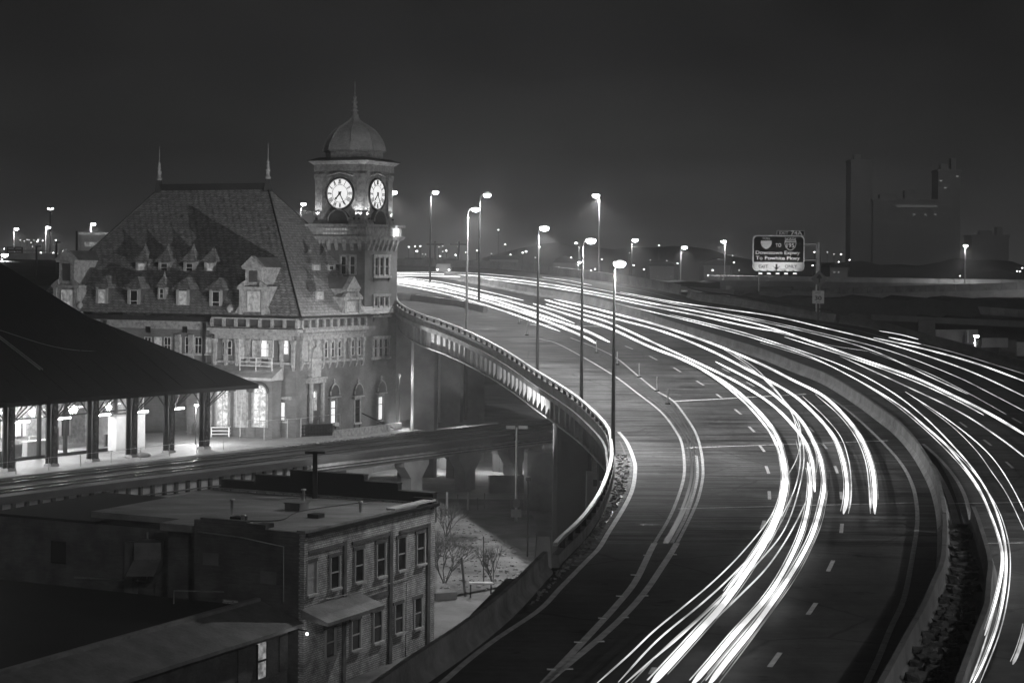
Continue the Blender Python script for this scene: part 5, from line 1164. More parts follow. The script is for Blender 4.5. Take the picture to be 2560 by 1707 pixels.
# blind panel between the dials
# floodlights on the balcony
def up(p, q, e, ang=70):
    f_ = obj('floodlight', MB().box(p.x - .12, p.x + .12, p.y - .12, p.y + .12, p.z - .1, p.z + .1), M['black'], tw); spot('flood_beam', p + Vector((0, 0, .12)), q, e, ang, .08, tw)
for (a_, d_) in ((vc - 2.5, .55), (vc + 2.45, .55), (vc - 1.9, .5)):
    up(gTL(2.9)(a_, 26.1, d_ - .25), gTL(2.62)(a_, 29.5, 0), 380)
for (a_, d_) in ((uc + 2.4, .55), (uc - 2.4, .55), (uc - 1.7, .5)):
    up(gTR(2.9)(a_, 26.1, d_ - .25), gTR(2.62)(a_, 29.5, 0), 380)
p = gTR(3.55)(17.3, 24.9, .9); spot('flood_beam', p, gTR(3.55)(17.3, 24.8, 0), 260, 110, .08, tw)
p = gTL(3.55)(vc, 24.9, 1.2); 
# ================================================================== TRAIN SHED AND PLATFORM
K0 = Vector((-42.0, 154.0, 0)); DD = Vector((.55, .835, 0)); NN = Vector((.835, -.55, 0))
def kf(s, n, z): return K0 + DD * s + NN * n + Vector((0, 0, z))
ZP = 4.0
sh = thing('train_shed', 'black hipped train shed roof on lattice iron columns over the lit platform', 'platform canopy', tuple(kf(10, -5, ZP)))
ze = 10.0; tip = 27.9; ne = 3.1
a1_, a2_ = 11.2, 17.5
def corner(a, z): return kf(tip - a, ne - a, z)
z1_, z2_ = 16.35, 21.9
Rm = MB()
c0_, c1_, c2_ = kf(tip, ne, ze), corner(a1_, z1_), corner(a2_, z2_)
# long slope towards the tracks
s_ = -45
Rm.add([c0_, kf(s_, ne, ze), kf(s_, ne - a1_, z1_), c1_, kf(s_, ne - a2_, z2_), c2_], [(0, 1, 2, 3), (3, 2, 4, 5)])
# hip end and far slope
f0, f1 = kf(tip, ne - 2 * a2_, ze), kf(tip - a1_, ne - 2 * a2_ + a1_, z1_)
Rm.add([c0_, c1_, f1, f0, c2_], [(0, 3, 2, 1), (1, 2, 4)])
Rm.add([f0, kf(s_, ne - 2 * a2_, ze), kf(s_, ne - 2 * a2_ + a1_, z1_), f1, kf(s_, ne - a2_, z2_), c2_], [(0, 3, 2, 1), (3, 5, 4, 2)])
obj('roof', Rm, M['blackroof'], sh)
for k in range(16):
    n_ = ne - .4; s0 = -12 + k * 2.3
    obj('roof_seam', MB().bar(kf(s0, ne, ze + .03), kf(s0, ne - min(a1_, max(.5, tip - s0)), ze + (z1_ - ze) * min(a1_, max(.5, tip - s0)) / a1_ + .03), .035), M['iron'], sh)
obj('fascia', MB().box(s_, tip, ne - .15, ne, ze - .38, ze - .003, fr=kf).box(tip - .15, tip, ne - 2 * a2_, ne - .16, ze - .38, ze - .003, fr=kf), M['iron'], sh)
obj('soffit', MB().box(s_, tip - .2, -2.2, ne - .2, ze - .1, ze - .06, fr=kf), M['blind'], sh)
obj('roof_ladder', MB().sweep([kf(3.0, ne - 9.2, 15.35), kf(3.6, ne - 3.5, 12.15)], [(-.2, .1), (-.12, .1), (-.12, .2), (-.2, .2)]).sweep([kf(3.3, ne - 9.2, 15.35), kf(3.9, ne - 3.5, 12.15)], [(-.2, .1), (-.12, .1), (-.12, .2), (-.2, .2)]), M['steel'], sh)
obj('roof_cable', MB().tube(cat([kf(4, ne - 9.3, 15.6), kf(8, ne - 7.0, 14.1), kf(12, ne - 6.2, 13.5), kf(17, ne - 6.2, 13.45)], 5), .03, 4), M['steel'], sh)
# columns
def column(s):
    c = kf(s, 0, 0); m = MB(); h = .3
    for da in (-h, h):
        for db in (-h, h): m.box(s + da - .07, s + da + .07, db - .07, db + .07, ZP, ze - .1, fr=kf)
    m.box(s + h - .02, s + h + .02, -h, h, ZP, ze - .1, fr=kf); m.box(s - h, s + h, -h - .02, -h + .02, ZP, ze - .1, fr=kf)
    co = obj('column', m, M['iron'], sh)
    L_ = MB(); n = 13
    for k in range(n):
        za, zb = ZP + .3 + k * .42, ZP + .3 + (k + 1) * .42
        L_.bar(kf(s - h, h + .05, za), kf(s + h, h + .05, zb), .035); L_.bar(kf(s + h, h + .05, za), kf(s - h, h + .05, zb), .035)
    obj('lattice', L_, M['steel_dark'], co)
    b = MB()
    for d in (-1, 1):
        b.bar(kf(s + d * .3, 0, ze - 2.0), kf(s + d * 1.9, 0, ze - .15), .07); b.bar(kf(s + d * .3, .3, ze - 2.0), kf(s + d * 1.6, 1.8, ze - .15), .05)
    b.bar(kf(s, .3, ze - 2.0), kf(s, 2.6, ze - .2), .07)
    obj('brace', b, M['iron'], co); obj('base', MB().box(s - .45, s + .45, -.45, .45, ZP, ZP + .22, fr=kf), M['steel'], co)
for i in range(-2, 6): column(i * 4.75)
# hanging fluorescent fittings
for k, i in enumerate(range(-2, 5)):
    s = i * 4.75 + 2.35
    o = obj('hanging_tube_light', MB().tube([kf(s - 1.1, -1.4, ze - 2.15), kf(s + 1.1, -1.4, ze - 2.15)], .09, 6), E['tube'])
    nm_ = ['off the left edge', 'at the left edge of the picture', 'second', 'third', 'fourth', 'fifth', 'last'][k]
    tag(o, ('glowing tube light hanging under the shed roof, ' + (('nearest the left edge' if k else 'beyond the left edge of the picture') if k < 2 else ['after the second column', 'after the third column', 'after the fourth column', 'before the last lattice column', 'beside the last lattice column'][k - 2])), 'tube light', 'tube lights hanging under the shed roof')
    obj('hanger', MB().bar(kf(s, -1.4, ze - 2.0), kf(s - .6, -1.4, ze - .1), .03).bar(kf(s, -1.4, ze - 2.0), kf(s + .6, -1.4, ze - .1), .03), M['steel'], o)
    point('tube_glow', kf(s, -1.2, ze - 2.4), 420, .4, o)
# platform
P0 = [kf(-45, 3.3, ZP), kf(28, 3.3, ZP), kf(60, 4.9, ZP), kf(66, 5.2, ZP), kf(66, -6, ZP), kf(30, -16, ZP), kf(-45, -16, ZP)]
struct('platform', MB().add(P0 + [p + Vector((0, 0, -.9)) for p in P0], [tuple(range(7)), (0, 1, 8, 7), (1, 2, 9, 8), (2, 3, 10, 9), (3, 4, 11, 10)]), M['platform'])
# glazed concourse behind the columns
GLASS = bpy.data.materials.new('clear glass'); GLASS.use_nodes = True; g_t = GLASS.node_tree; g_t.nodes.clear()
_o = g_t.nodes.new('ShaderNodeOutputMaterial'); _x = g_t.nodes.new('ShaderNodeMixShader'); _a = g_t.nodes.new('ShaderNodeBsdfTransparent'); _b = g_t.nodes.new('ShaderNodeBsdfGlossy')
_b.inputs['Roughness'].default_value = .05; _x.inputs[0].default_value = .07
g_t.links.new(_a.outputs[0], _x.inputs[1]); g_t.links.new(_b.outputs[0], _x.inputs[2]); g_t.links.new(_x.outputs[0], _o.inputs['Surface'])
cc = thing('glazed_concourse', 'brightly lit glazed concourse wall behind the platform columns', 'concourse', tuple(kf(5, -5.5, ZP)))
obj('glass_wall', MB().box(-32, 21.2, -5.62, -5.6, ZP + .3, ZP + 5.6, fr=kf), GLASS, cc)
for k in range(18):
    s = -32 + k * 3.1; obj('mullion', MB().box(s - .16, s + .16, -5.6, -5.35, ZP, ze - .2, fr=kf), M['iron'], cc)
obj('sill_rail', MB().box(-32, 21.2, -5.59, -5.35, ZP, ZP + .28, fr=kf), M['iron'], cc)
obj('transom', MB().box(-32, 21.2, -5.59, -5.4, ZP + 3.6, ZP + 3.72, fr=kf), M['iron'], cc)
obj('back_wall', MB().box(-34, 21, -13.2, -13, ZP, ze, fr=kf), M['stone'], cc)
obj('end_wall', MB().box(21, 21.2, -13, -5.36, ZP, ze, fr=kf), M['stone'], cc)
obj('floor', MB().box(-34, 21, -13, -5.63, ZP + .01, ZP + .06, fr=kf), M['blind'], cc)
obj('ceiling', MB().box(-34, 21, -13, -5.0, ze - .12, ze - .1, fr=kf), M['blind'], cc)
r7 = random.Random(21)
for k in range(17): obj('interior_rack', MB().box(-31 + k * 3.1 + .4, -31 + k * 3.1 + 1.7, -7.4 - (k % 3), -7.2 - (k % 3), ZP + .06, ZP + 1.2 + .5 * (k % 4), fr=kf), M['white' if k % 2 else 'brick_dark'], cc)
for k in range(9):
    s = -31 + k * 5.9 + r7.random(); w_ = 1.2 + r7.random() * 2; h_ = 1.5 + r7.random() * 2.6; z_ = ZP + r7.random() * .8
    o = obj('interior_panel', MB().box(s, s + w_, -12.95, -12.8, z_ + .5, z_ + .5 + h_, fr=kf), M['white'], cc)
    for j in range(3): obj('panel_bar', MB().box(s + w_ * (j + .5) / 3 - .05, s + w_ * (j + .5) / 3 + .05, -12.79, -12.7, z_ + .5, z_ + .5 + h_, fr=kf), M['iron'], o)
for k in range(7):
    s = -29 + k * 7 + r7.random() * 2; n_ = -8 - r7.random() * 3
    obj('interior_column', MB().box(s - .2, s + .2, n_ - .2, n_ + .2, ZP, ze - .1, fr=kf), M['stone'], cc)
for k in range(6):
    s = -27 + k * 7.7; point('ceiling_light', kf(s, -9, ze - 1.0), 3600, .3, cc)
    obj('ceiling_lamp', MB().ell(kf(s, -9, ze - .7), .4, .4, .12, 10, 4), E['tube'], cc)
for (s, w_, h_, lb) in ((-2, 2.2, 1.15, 'pale service counter inside the concourse left of centre'), (8.5, 2.6, 1.3, 'long pale counter inside the concourse behind the third column'), (-12, 2.4, 1.1, 'low pale counter at the left end of the concourse')):
    c = thing('counter', lb, 'counter', tuple(kf(s, -7.5, ZP)))
    obj('front', MB().box(s, s + w_, -7.8, -7.2, ZP + .06, ZP + h_, fr=kf), M['blind'], c); obj('top', MB().box(s - .1, s + w_ + .1, -7.9, -7.1, ZP + h_, ZP + h_ + .08, fr=kf), M['white'], c)
t = thing('kiosk', 'white roofed kiosk with open shutters at the right end of the shed', 'kiosk', tuple(kf(18, -3.5, ZP)))
obj('wall', MB().box(16.5, 20.2, -5.3, -4.2, ZP, ZP + 3.3, fr=kf), M['white'], t); obj('door', MB().box(17.9, 18.2, -4.19, -4.1, ZP, ZP + 3.2, fr=kf), M['iron'], t); obj('roof', MB().box(16.3, 20.4, -5.3, -3.9, ZP + 3.3, ZP + 3.45, fr=kf), M['blind'], t)
# two tone boxy trolleys on the platform
for s, n_, lb in ((-4.4, 1.0, 'dark luggage trolley standing near the left lattice column'), (1.8, -3, 'round topped bin behind the second column'), (14.7, .9, 'small pale bag pile on the platform between two columns')):
    t = thing('platform_item', lb, 'trolley' if 'trolley' in lb else ('bin' if 'bin' in lb else 'bags'), tuple(kf(s, n_, ZP)))
    t.name = 'luggage_trolley' if 'trolley' in lb else ('litter_bin' if 'bin' in lb else 'bag_pile')
    WL[t.name] = kf(s, n_, ZP)
    if 'trolley' in lb: obj('body', MB().box(s - .7, s + .7, n_ - .4, n_ + .4, ZP + .25, ZP + 1.5, fr=kf), M['iron'], t); obj('wheel', MB().box(s - .5, s + .5, n_ - .42, n_ - .3, ZP, ZP + .25, fr=kf), M['black'], t); obj('handle', MB().bar(kf(s - .7, n_, ZP + .9), kf(s - 1.1, n_, ZP + 1.4), .04), M['steel'], t)
    elif 'bin' in lb: obj('body', MB().lathe(kf(s, n_, ZP), [(.35, 0), (.38, .9), (.3, 1.15), (.08, 1.3)], 12), M['steel_dark'], t)
    else: obj('body', MB().ell(kf(s, n_, ZP + .2), .5, .3, .3, 8, 5).ell(kf(s + .5, n_ + .1, ZP + .15), .35, .25, .22, 8, 5), M['blind'], t)
# platform posts and rails
def fence(label, pts, h=1.1, m='steel', every=2.2, nrail=2, name='fence', fr_=None, pr=.045):
    t = thing(name, label, 'fence', tuple(pts[0])); tot = 0
    for a, b in zip(pts, pts[1:]):
        L_ = (b - a).length; k = max(1, round(L_ / every))
        for i in range(k + 1):
            if i == 0 and a is not pts[0]: continue
            p = a.lerp(b, i / k); obj('post', MB().tube([p, p + Vector((0, 0, h))], pr, 5), M[m], t)
        for j in range(nrail):
            z = h * (j + 1) / nrail - .05; obj('rail', MB().bar(a + Vector((0, 0, z)), b + Vector((0, 0, z)), pr * .7), M[m], t)
    return t
fence('thin metal rail fence along the platform edge under the shed roof', [kf(-12, 2.2, ZP), kf(24, 2.2, ZP)], every=3.6, nrail=1, pr=.035)
def pz(x, y, z=ZP): return onz(x, y, z)
fence('white board railing at the ramp beside the last lattice column', [pz(528, 1092), pz(572, 1092), pz(590, 1082)], 1.0, 'white', 2.2, 3, pr=.08)
fence('wire fence of tall pale posts standing before the station arches', [pz(600, 1098), pz(660, 1101), pz(718, 1096), pz(752, 1094), pz(795, 1087), pz(850, 1082)], 2.0, 'steel', 3.6, 1)
t = thing('cage', 'black wire cage rack by the foot of the station wall', 'cage', tuple(pz(790, 1090)))
a, b = pz(750, 1092), pz(830, 1088); m = MB()
for k in range(12): p = a.lerp(b, k / 11); m.bar(p, p + Vector((0, 0, 1.15)), .05)
for z in (.05, .4, .8, 1.15): m.bar(a + Vector((0, 0, z)), b + Vector((0, 0, z)), .06)
obj('frame', m, M['iron'], t); obj('back_panel', MB().sheet([a + Vector((0, .4, 0)), b + Vector((0, .4, 0))], [a + Vector((0, .4, 1.1)), b + Vector((0, .4, 1.1))]), M['steel_dark'], t)
p = pz(842, 1082); t = thing('notice_board', 'small white notice fixed beside the black wire cage', 'sign', tuple(p)); obj('board', MB().box(p.x - .22, p.x + .22, p.y, p.y + .05, p.z + .7, p.z + 1.1), M['white'], t); obj('post', MB().tube([p + Vector((0, .08, 0)), p + Vector((0, .08, 1.1))], .04, 5), M['steel'], t)
lw = [pz(838, 1094), pz(930, 1083), pz(1000, 1073)]
tag(obj('low_wall', MB().sweep(lw, [(-.2, 0), (.2, 0), (.2, .75), (-.2, .75)]), M['stone']), 'low pale stone wall between the tower foot and the tracks', 'low wall')
tag(obj('boom_pole', MB().bar(pz(985, 1078) + Vector((0, 0, .3)), pz(905, 1070) + Vector((0, .0, 1.6)), .07), M['iron']), 'slanting dark pole leaning against the foot of the tower', 'pole')
spt = thing('platform_lamp', 'hidden lamp throwing bright light over the white railing by the last column', 'lamp', tuple(kf(25.5, -2, ZP)))
obj('pole', MB().tube([kf(26.3, -3.5, ZP), kf(26.3, -3.5, ZP + 3.8)], .05, 6), M['iron'], spt); obj('lamp_head', MB().ell(kf(26.3, -3.4, ZP + 3.8), .22, .22, .1, 8, 4), E['tube'], spt); point('bulb', kf(26.3, -3.0, ZP + 3.4), 2600, .2, spt)

# ================================================================== RAILWAY VIADUCT
def vn(s): return 3.6 + .035 * max(0, s) + .0006 * max(0, s - 30) ** 2
def vf(s, n, z): return kf(s, vn(s) + n, z)
ZV = 3.9; VW = 9.2
Sv = list(np.arange(-40, 96, 3.0))
struct('track_bed', MB().sheet([vf(s, 0, ZV) for s in Sv], [vf(s, VW, ZV) for s in Sv]), M['ballast'])
vt = thing('railway_viaduct', 'dark concrete railway viaduct crossing in front of the station and under the ramp', 'viaduct', tuple(vf(10, VW, ZG)))
obj('edge_slab', MB().sweep([vf(s, VW, 0) for s in Sv], [(-.5, ZV + .12), (.35, ZV + .12), (.35, ZV - .45), (-.5, ZV - .45)]), M['pier'], vt)
obj('far_kerb', MB().sweep([vf(s, 0, 0) for s in Sv], [(-.15, ZV + .1), (.15, ZV + .1), (.15, ZV - 1), (-.15, ZV - 1)]), M['concrete_dark'], vt)
for n_ in (1.6, 3.05, 5.9, 7.35):
    obj('rail', MB().sweep([vf(s, n_, ZV + .01) for s in Sv], [(-.05, 0), (.05, 0), (.05, .16), (-.05, .16)]), M['rail'], vt)
obj('walkway', MB().sweep([vf(s, VW - .9, 0) for s in Sv], [(-.35, ZV + .02), (.35, ZV + .02), (.35, ZV + .1), (-.35, ZV + .1)]), M['pier'], vt)
S1 = [s for s in Sv if s <= 24]; S2 = [s for s in Sv if s >= 23]
obj('side_wall', MB().sweep([vf(s, VW - .25, 0) for s in S1], [(-.1, ZV - .46), (.1, ZV - .46), (.1, .6), (-.1, .6)]), M['concrete'], vt)
m = MB()
ss_ = -20.0; k = 0
while ss_ < 23 and k < 48:
    obj('wall_post', MB().box(ss_ - .14, ss_ + .14, VW - .14 + vn(ss_), VW + .12 + vn(ss_), .6, ZV - .46, fr=kf), M['steel_dark'], vt); ss_ += 1.32; k += 1
obj('ledge', MB().sweep([vf(s, VW + .0, 0) for s in S1], [(-.1, 2.45), (.4, 2.45), (.4, 2.3), (-.1, 2.3)]), M['concrete_dark'], vt)
obj('pipe', MB().tube([vf(s, VW + .3, 2.72) for s in S1], .06, 6), M['steel_dark'], vt)
obj('base_ledge', MB().sweep([vf(s, VW + .0, 0) for s in S1], [(-.1, .8), (.7, .7), (.7, .45), (-.1, .45)]), M['concrete'], vt)
obj('girder', MB().sweep([vf(s, VW - .2, 0) for s in S2], [(-.3, ZV - .46), (.3, ZV - .46), (.3, 2.8), (.12, 2.55), (-.3, 2.55)]), M['coping'], vt)  # paler coping colour makes up for the ramp's shade on this girder
obj('girder', MB().sweep([vf(s, 1.2, 0) for s in S2], [(-.3, ZV - .46), (.3, ZV - .46), (.3, 2.6), (-.3, 2.6)]), M['concrete_dark'], vt)
obj('deck_underside', MB().sheet([vf(s, .2, ZV - .5) for s in Sv], [vf(s, VW, ZV - .5) for s in Sv]), M['concrete_dark'], vt)
for z_ in (3.1, 2.85): obj('conduit', MB().tube([vf(s, VW + .18, z_) for s in S2], .05, 5), M['steel_dark'], vt)
for s in (30, 38.5, 47, 55, 63, 72, 81):
    P = [(-2.0, 2.54), (2.0, 2.54), (2.0, 2.1), (.9, .9), (.9, ZG), (-.9, ZG), (-.9, .9), (-2.0, 2.1)]
    m = MB(); V = lambda a, b, c, s=s: kf(s + a, vn(s) + c, b)
    m.prism(P, V, VW - 1.3, VW - .1); obj('pier', m, M['concrete'], vt); obj('pier', MB().prism(P, V, .6, 1.6), M['concrete_dark'], vt)
for s in range(-35, 24, 8): obj('pier', MB().box(s - .6, s + .6, vn(s) + .5, vn(s) + VW - .4, ZG, ZV - .5, fr=kf), M['concrete_dark'], vt)
# debris by the platform edge
m = MB()
for _ in range(60):
    s = 30 + 20 * r7.random(); q = kf(s, vn(s) - .25 + .5 * r7.random(), ZP + .02); z_ = .08 + .16 * r7.random(); m.ell(q, z_ * 1.6, z_, z_ * .6, 6, 3)
struct('trackside_weeds', m, M['gravel'], 'stuff', 'line of snow pale clumps and weeds along the viaduct edge')
# lit lot behind the viaduct
pl = onz(920, 1165, ZG)
struct('lit_yard', MB().add([Vector((-48, 178, ZG + .15)), Vector((14, 178, ZG + .15)), Vector((26, 240, ZG + .15)), Vector((-40, 240, ZG + .15))], [(0, 1, 2, 3)]), M['concrete'])
for x, y, pw in ((885, 1160, 900), (1068, 1140, 1300), (1180, 1140, 600), (1290, 1130, 800), (740, 1180, 400)):
    Yl = 197 + (x - 740) * .006; p = at(x, y - 8, Yl); p.z = 2.4
    t = thing('under_bridge_lamp', 'small lamp lighting the lot below the viaduct ' + {885: 'under the middle opening', 1068: 'behind the round cornered opening', 1180: 'behind the brick lined opening', 1290: 'near the right hand pier', 740: 'behind the step roofed brick building'}[x], 'lamp', (p.x, p.y, ZG))
    obj('post', MB().tube([(p.x, p.y, ZG), (p.x, p.y, 2.5)], .05, 6), M['iron'], t); obj('lens', MB().ell((p.x, p.y, 2.55), .14, .14, .1, 8, 4), E['far'], t); point('bulb', (p.x, p.y + .4, 2.35), pw * .8, .15, t)
for lb, x0, x1, y0, y1, Yw in (('small pale shed with dark door seen under the viaduct left of the pier', 872, 935, 1160, 1196, 209), ('lit brick hut seen under the viaduct right of the round cornered gap', 1138, 1184, 1150, 1196, 211), ('pale container standing behind the right hand viaduct opening', 1262, 1330, 1136, 1180, 213)):
    a, b = at(x0, y1, Yw), at(x1, y0, Yw); t = thing('shed', lb, 'shed', (a.x, Yw, ZG)); obj('wall', MB().box(a.x, b.x, Yw, Yw + 4, ZG, b.z), M['white'], t); obj('roof', MB().box(a.x - .2, b.x + .2, Yw - .2, Yw + 4.2, b.z, b.z + .2), M['copper'], t)
    obj('door', MB().box(a.x + .6, a.x + 1.4, Yw - .04, Yw - .005, ZG, ZG + 1.8), M['iron'], t); obj('window', MB().box(b.x - .9, b.x - .3, Yw - .04, Yw - .005, ZG + .8, ZG + 1.5), M['glassdark'], t)
# ================================================================== RAMP PIERS
def pier(label, x, Y, w, d, ztop, m='concrete', cap=True, name='ramp_pier'):
    t = thing(name, label, 'bridge pier', (x, Y, ZG))
    obj('shaft', MB().prism([(x - w / 2, Y - d / 2 + .3), (x - w / 2 + .3, Y - d / 2), (x + w / 2 - .3, Y - d / 2), (x + w / 2, Y - d / 2 + .3), (x + w / 2, Y + d / 2), (x - w / 2, Y + d / 2)], lambda a, b, c: Vector((a, b, c)), ZG, ztop - 1.6), M[m], t)
    if cap: obj('cap_beam', MB().prism([(x - w / 2, ztop - 1.6), (x + w / 2, ztop - 1.6), (x + w / 2 + 1.8, ztop - .8), (x + w / 2 + 1.8, ztop), (x - w / 2 - .6, ztop), (x - w / 2 - .6, ztop - .8)], lambda a, b, c: Vector((a, c, b)), Y - d / 2 - .05, Y + d / 2 + .05), M[m], t)
    return t
for lb, px, Y in (('tall ramp pier with a bright lit left edge just right of the tower', 1064, 197), ('wide shadowed pier behind the bright edged one', 1130, 206), ('pier standing left of centre under the far ramp', 1190, 214), ('far pale pier seen through the gap below the ramp', 1010, 210)):
    x = (px - CX) / F * Y; pier(lb, x, Y, 2.8 if px != 1190 else 2.2, 2.6, (zr(Y) - .6) + 1.0, 'concrete', cap=False)
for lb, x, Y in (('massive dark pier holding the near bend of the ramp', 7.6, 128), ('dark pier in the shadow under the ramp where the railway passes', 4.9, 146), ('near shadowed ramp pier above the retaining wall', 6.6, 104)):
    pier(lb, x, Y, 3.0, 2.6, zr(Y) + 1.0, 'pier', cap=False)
x, Y = (1262 - CX) / F * 158, 158
pier('concrete pier block in the yard at the right end of the viaduct', (1360 - CX) / F * 172, 172, 3.4, 2.4, 5.8, 'concrete', cap=False)
t = thing('pier_uplight', 'small floodlight at the foot of the bright edged pier', 'lamp', (-11.9, 196.3, ZG))
obj('lamp_head', MB().box(-12.05, -11.75, 196.2, 196.5, 9.6, 9.9), M['black'], t); obj('post', MB().tube([(-11.9, 196.35, ZG), (-11.9, 196.35, 9.6)], .06, 6), M['iron'], t)
point('bulb', (-11.6, 196.0, 5.2), 240, .1, t); point('bulb', (-11.6, 196.0, 9.5), 240, .1, t)
spot('girder_beam', (-12.2, 186.5, 4.6), (-9.0, 182.0, 13.5), 26000, 80, .15, t)
gl_ = at(1322, 975, 149)
t = thing('girder_floodlight', 'floodlight under the ramp washing the girder end beside the dark pier', 'lamp', (gl_.x, gl_.y, ZG))
q = Vector((XLf(147) - .9, 143, 5.0))
obj('lamp_head', MB().box(q.x - .2, q.x + .2, q.y - .15, q.y + .15, q.z - .15, q.z + .15), M['black'], t); obj('post', MB().tube([(q.x, q.y, ZG), (q.x, q.y, q.z - .1)], .06, 6), M['iron'], t)
spot('beam', q + Vector((-.3, .2, .2)), Vector((XLf(150) + .3, 150, zr(150) - 1.4)), 17000, 75, .1, t)
spot('far_beam', q + Vector((-.5, .1, .1)), Vector((-36, 196, 20)), 105000, 36, .15, t, .5)

# ================================================================== BRICK BUILDING
N0 = Vector((-10.8, 96.6, 0))
def bf(u, v, z): return N0 + Vector((.438 * u - .899 * v, .899 * u + .438 * v, z))
gbr = lambda a, b, d: bf(a, -d, b); gbl = lambda a, b, d: bf(-d, a, b)
bb = thing('brick_building', 'two storey painted brick building with flat roof and stepped back parapet', 'building', tuple(bf(7, 3, ZG)))
zt = 7.35
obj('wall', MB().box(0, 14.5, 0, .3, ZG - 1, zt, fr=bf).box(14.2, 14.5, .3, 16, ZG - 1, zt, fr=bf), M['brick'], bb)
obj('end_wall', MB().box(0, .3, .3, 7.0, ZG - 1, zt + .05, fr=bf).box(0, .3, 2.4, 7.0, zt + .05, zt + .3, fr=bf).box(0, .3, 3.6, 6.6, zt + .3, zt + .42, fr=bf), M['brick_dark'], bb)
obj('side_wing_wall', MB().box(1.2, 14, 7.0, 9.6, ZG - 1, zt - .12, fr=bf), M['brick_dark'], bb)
obj('roof', MB().box(.3, 14.2, .3, 9.5, zt - .5, zt - .1, fr=bf).box(2.5, 14.2, 9.5, 16.0, zt - .5, zt - .16, fr=bf), M['roofing'], bb)
for i, (x0, x1, y) in enumerate([(560, 645, 1204), (645, 732, 1192), (732, 917, 1184), (917, 1002, 1208), (1002, 1090, 1232)]):
    va_ = lambda x: (-10.8 + .438 * 14.6 - (x - CX) / F * (96.6 + .899 * 14.6)) / (.899 + .438 * (x - CX) / F)
    a, b = max(.0, va_(x1)), va_(x0); c = (a + b) / 2; Yc = 96.6 + .899 * 14.6 + .438 * c; zz_ = ZC + Yc * ray((x0 + x1) / 2, y)[1]
    obj('stepped_parapet', MB().box(14.5, 14.95, a, b - .003, zt - 1.2, zz_, fr=bf).box(14.42, 15.03, a, b - .004, zz_ + .001, zz_ + .1, fr=bf), M['black'], bb)
obj('stepped_parapet', MB().box(13.9, 14.19, -.1, 1.2, zt - .3, zt + .35, fr=bf), M['black'], bb)
obj('coping', MB().box(-.05, 12.0, -.12, .42, zt, zt + .16, fr=bf), M['roofing'], bb); obj('coping', MB().box(9.4, 14.3, -.14, .44, zt + .161, zt + .26, fr=bf), M['coping'], bb)
obj('eave_gutter', MB().box(0, 14.6, -.26, -.125, zt - .16, zt + .04, fr=bf), M['iron'], bb)
obj('quoin', MB().box(-.04, .34, -.06, .02, ZG, zt - .2, fr=bf), M['brick'], bb)
for u, v in ((3.2, 6.3), (1.6, 3.5), (6.3, 3.2)):
    obj('roof_vent', MB().box(u - .35, u + .35, v - .35, v + .35, zt - .1, zt + .12, fr=bf), M['iron'], bb)
ub = lambda x: ((x - CX) / F * 96.6 + 10.8) / (.438 - .899 * (x - CX) / F)
def zb(x, y, u): return ZC + (96.6 + .899 * u) * ray(x, y)[1]
def bwin(x, y0, y1, w=.85, m='glassdark', snow=True, par=None):
    u = ub(x); z1, z0 = zb(x, y0, u), zb(x, y1, u)
    wn = obj('window', MB().prism([(u - w / 2, z0), (u + w / 2, z0), (u + w / 2, z1), (u - w / 2, z1)], gbr, .004, .015), M[m], bb)
    f = MB()
    gb(f, gbr, u - w / 2 - .08, u - w / 2 - .002, z0, z1, .0, .10); gb(f, gbr, u + w / 2 + .002, u + w / 2 + .16, z0, z1, .0, .10); gb(f, gbr, u - w / 2, u + w / 2, (z0 + z1) / 2 - .04, (z0 + z1) / 2 + .04, .016, .05)
    gb(f, gbr, u - w / 2 + .002, u - w / 2 + .05, z0, z1, .016, .04)
    obj('window_frame', f, M['blind'], wn)
    obj('lintel', gb(MB(), gbr, u - w / 2 - .2, u + w / 2 + .2, z1 + .002, z1 + .2, 0, .06), M['brick_dark'], wn)
    obj('sill', gb(MB(), gbr, u - w / 2 - .12, u + w / 2 + .12, z0 - .13, z0 - .002, 0, .22), M['coping'], wn)
for i, (x, y0, y1) in enumerate([(784, 1406, 1484), (842, 1391, 1469), (903, 1374, 1452), (957, 1358, 1439), (1009, 1345, 1423), (1056, 1333, 1408)]): bwin(x, y0, y1, m='blind' if i == 0 else 'glassdark')
for x, y0, y1 in [(832, 1570, 1640), (896, 1549, 1622), (950, 1529, 1603), (1003, 1510, 1580), (1050, 1496, 1568)]: bwin(x, y0, y1)
for x, w in ((866, .3), (981, .34), (1075, .34)):
    u = ub(x); obj('downpipe', gb(MB(), gbr, u - w / 2, u + w / 2, ZG, zb(x, 1352 if x < 900 else (1328 if x < 1000 else 1308), u), .0, .12), M['brick_dark'], bb)
for x0, x1, y0, y1 in ((775, 866, 1376, 1353), (885, 981, 1350, 1328), (1003, 1075, 1326, 1308)):
    u0, u1 = ub(x0), ub(x1); z_ = zb(x1, y1, u1); obj('string_moulding', gb(MB(), gbr, u0, u1 - .18, z_ - .2, z_ - .02, .0, .1), M['brick_dark'], bb)
obj('door', gb(MB(), gbr, ub(1022), ub(1045), ZG, zb(1040, 1442, ub(1040)) - .2, .0, .04), M['brick'], bb)
obj('wall_wire', MB().tube(cat([gbr(ub(800), zb(800, 1500, ub(800)), .1), gbr(ub(900), zb(900, 1478, ub(900)), .12), gbr(ub(985), zb(985, 1455, ub(985)), .1), gbr(ub(1030), zb(1030, 1440, ub(1030)), .1)], 4), .025, 4), M['steel'], bb)
obj('wall_stain', gb(MB(), gbr, ub(905), ub(985), zb(940, 1500, ub(940)), zb(940, 1487, ub(940)), .0, .05), M['brick_dark'], bb)
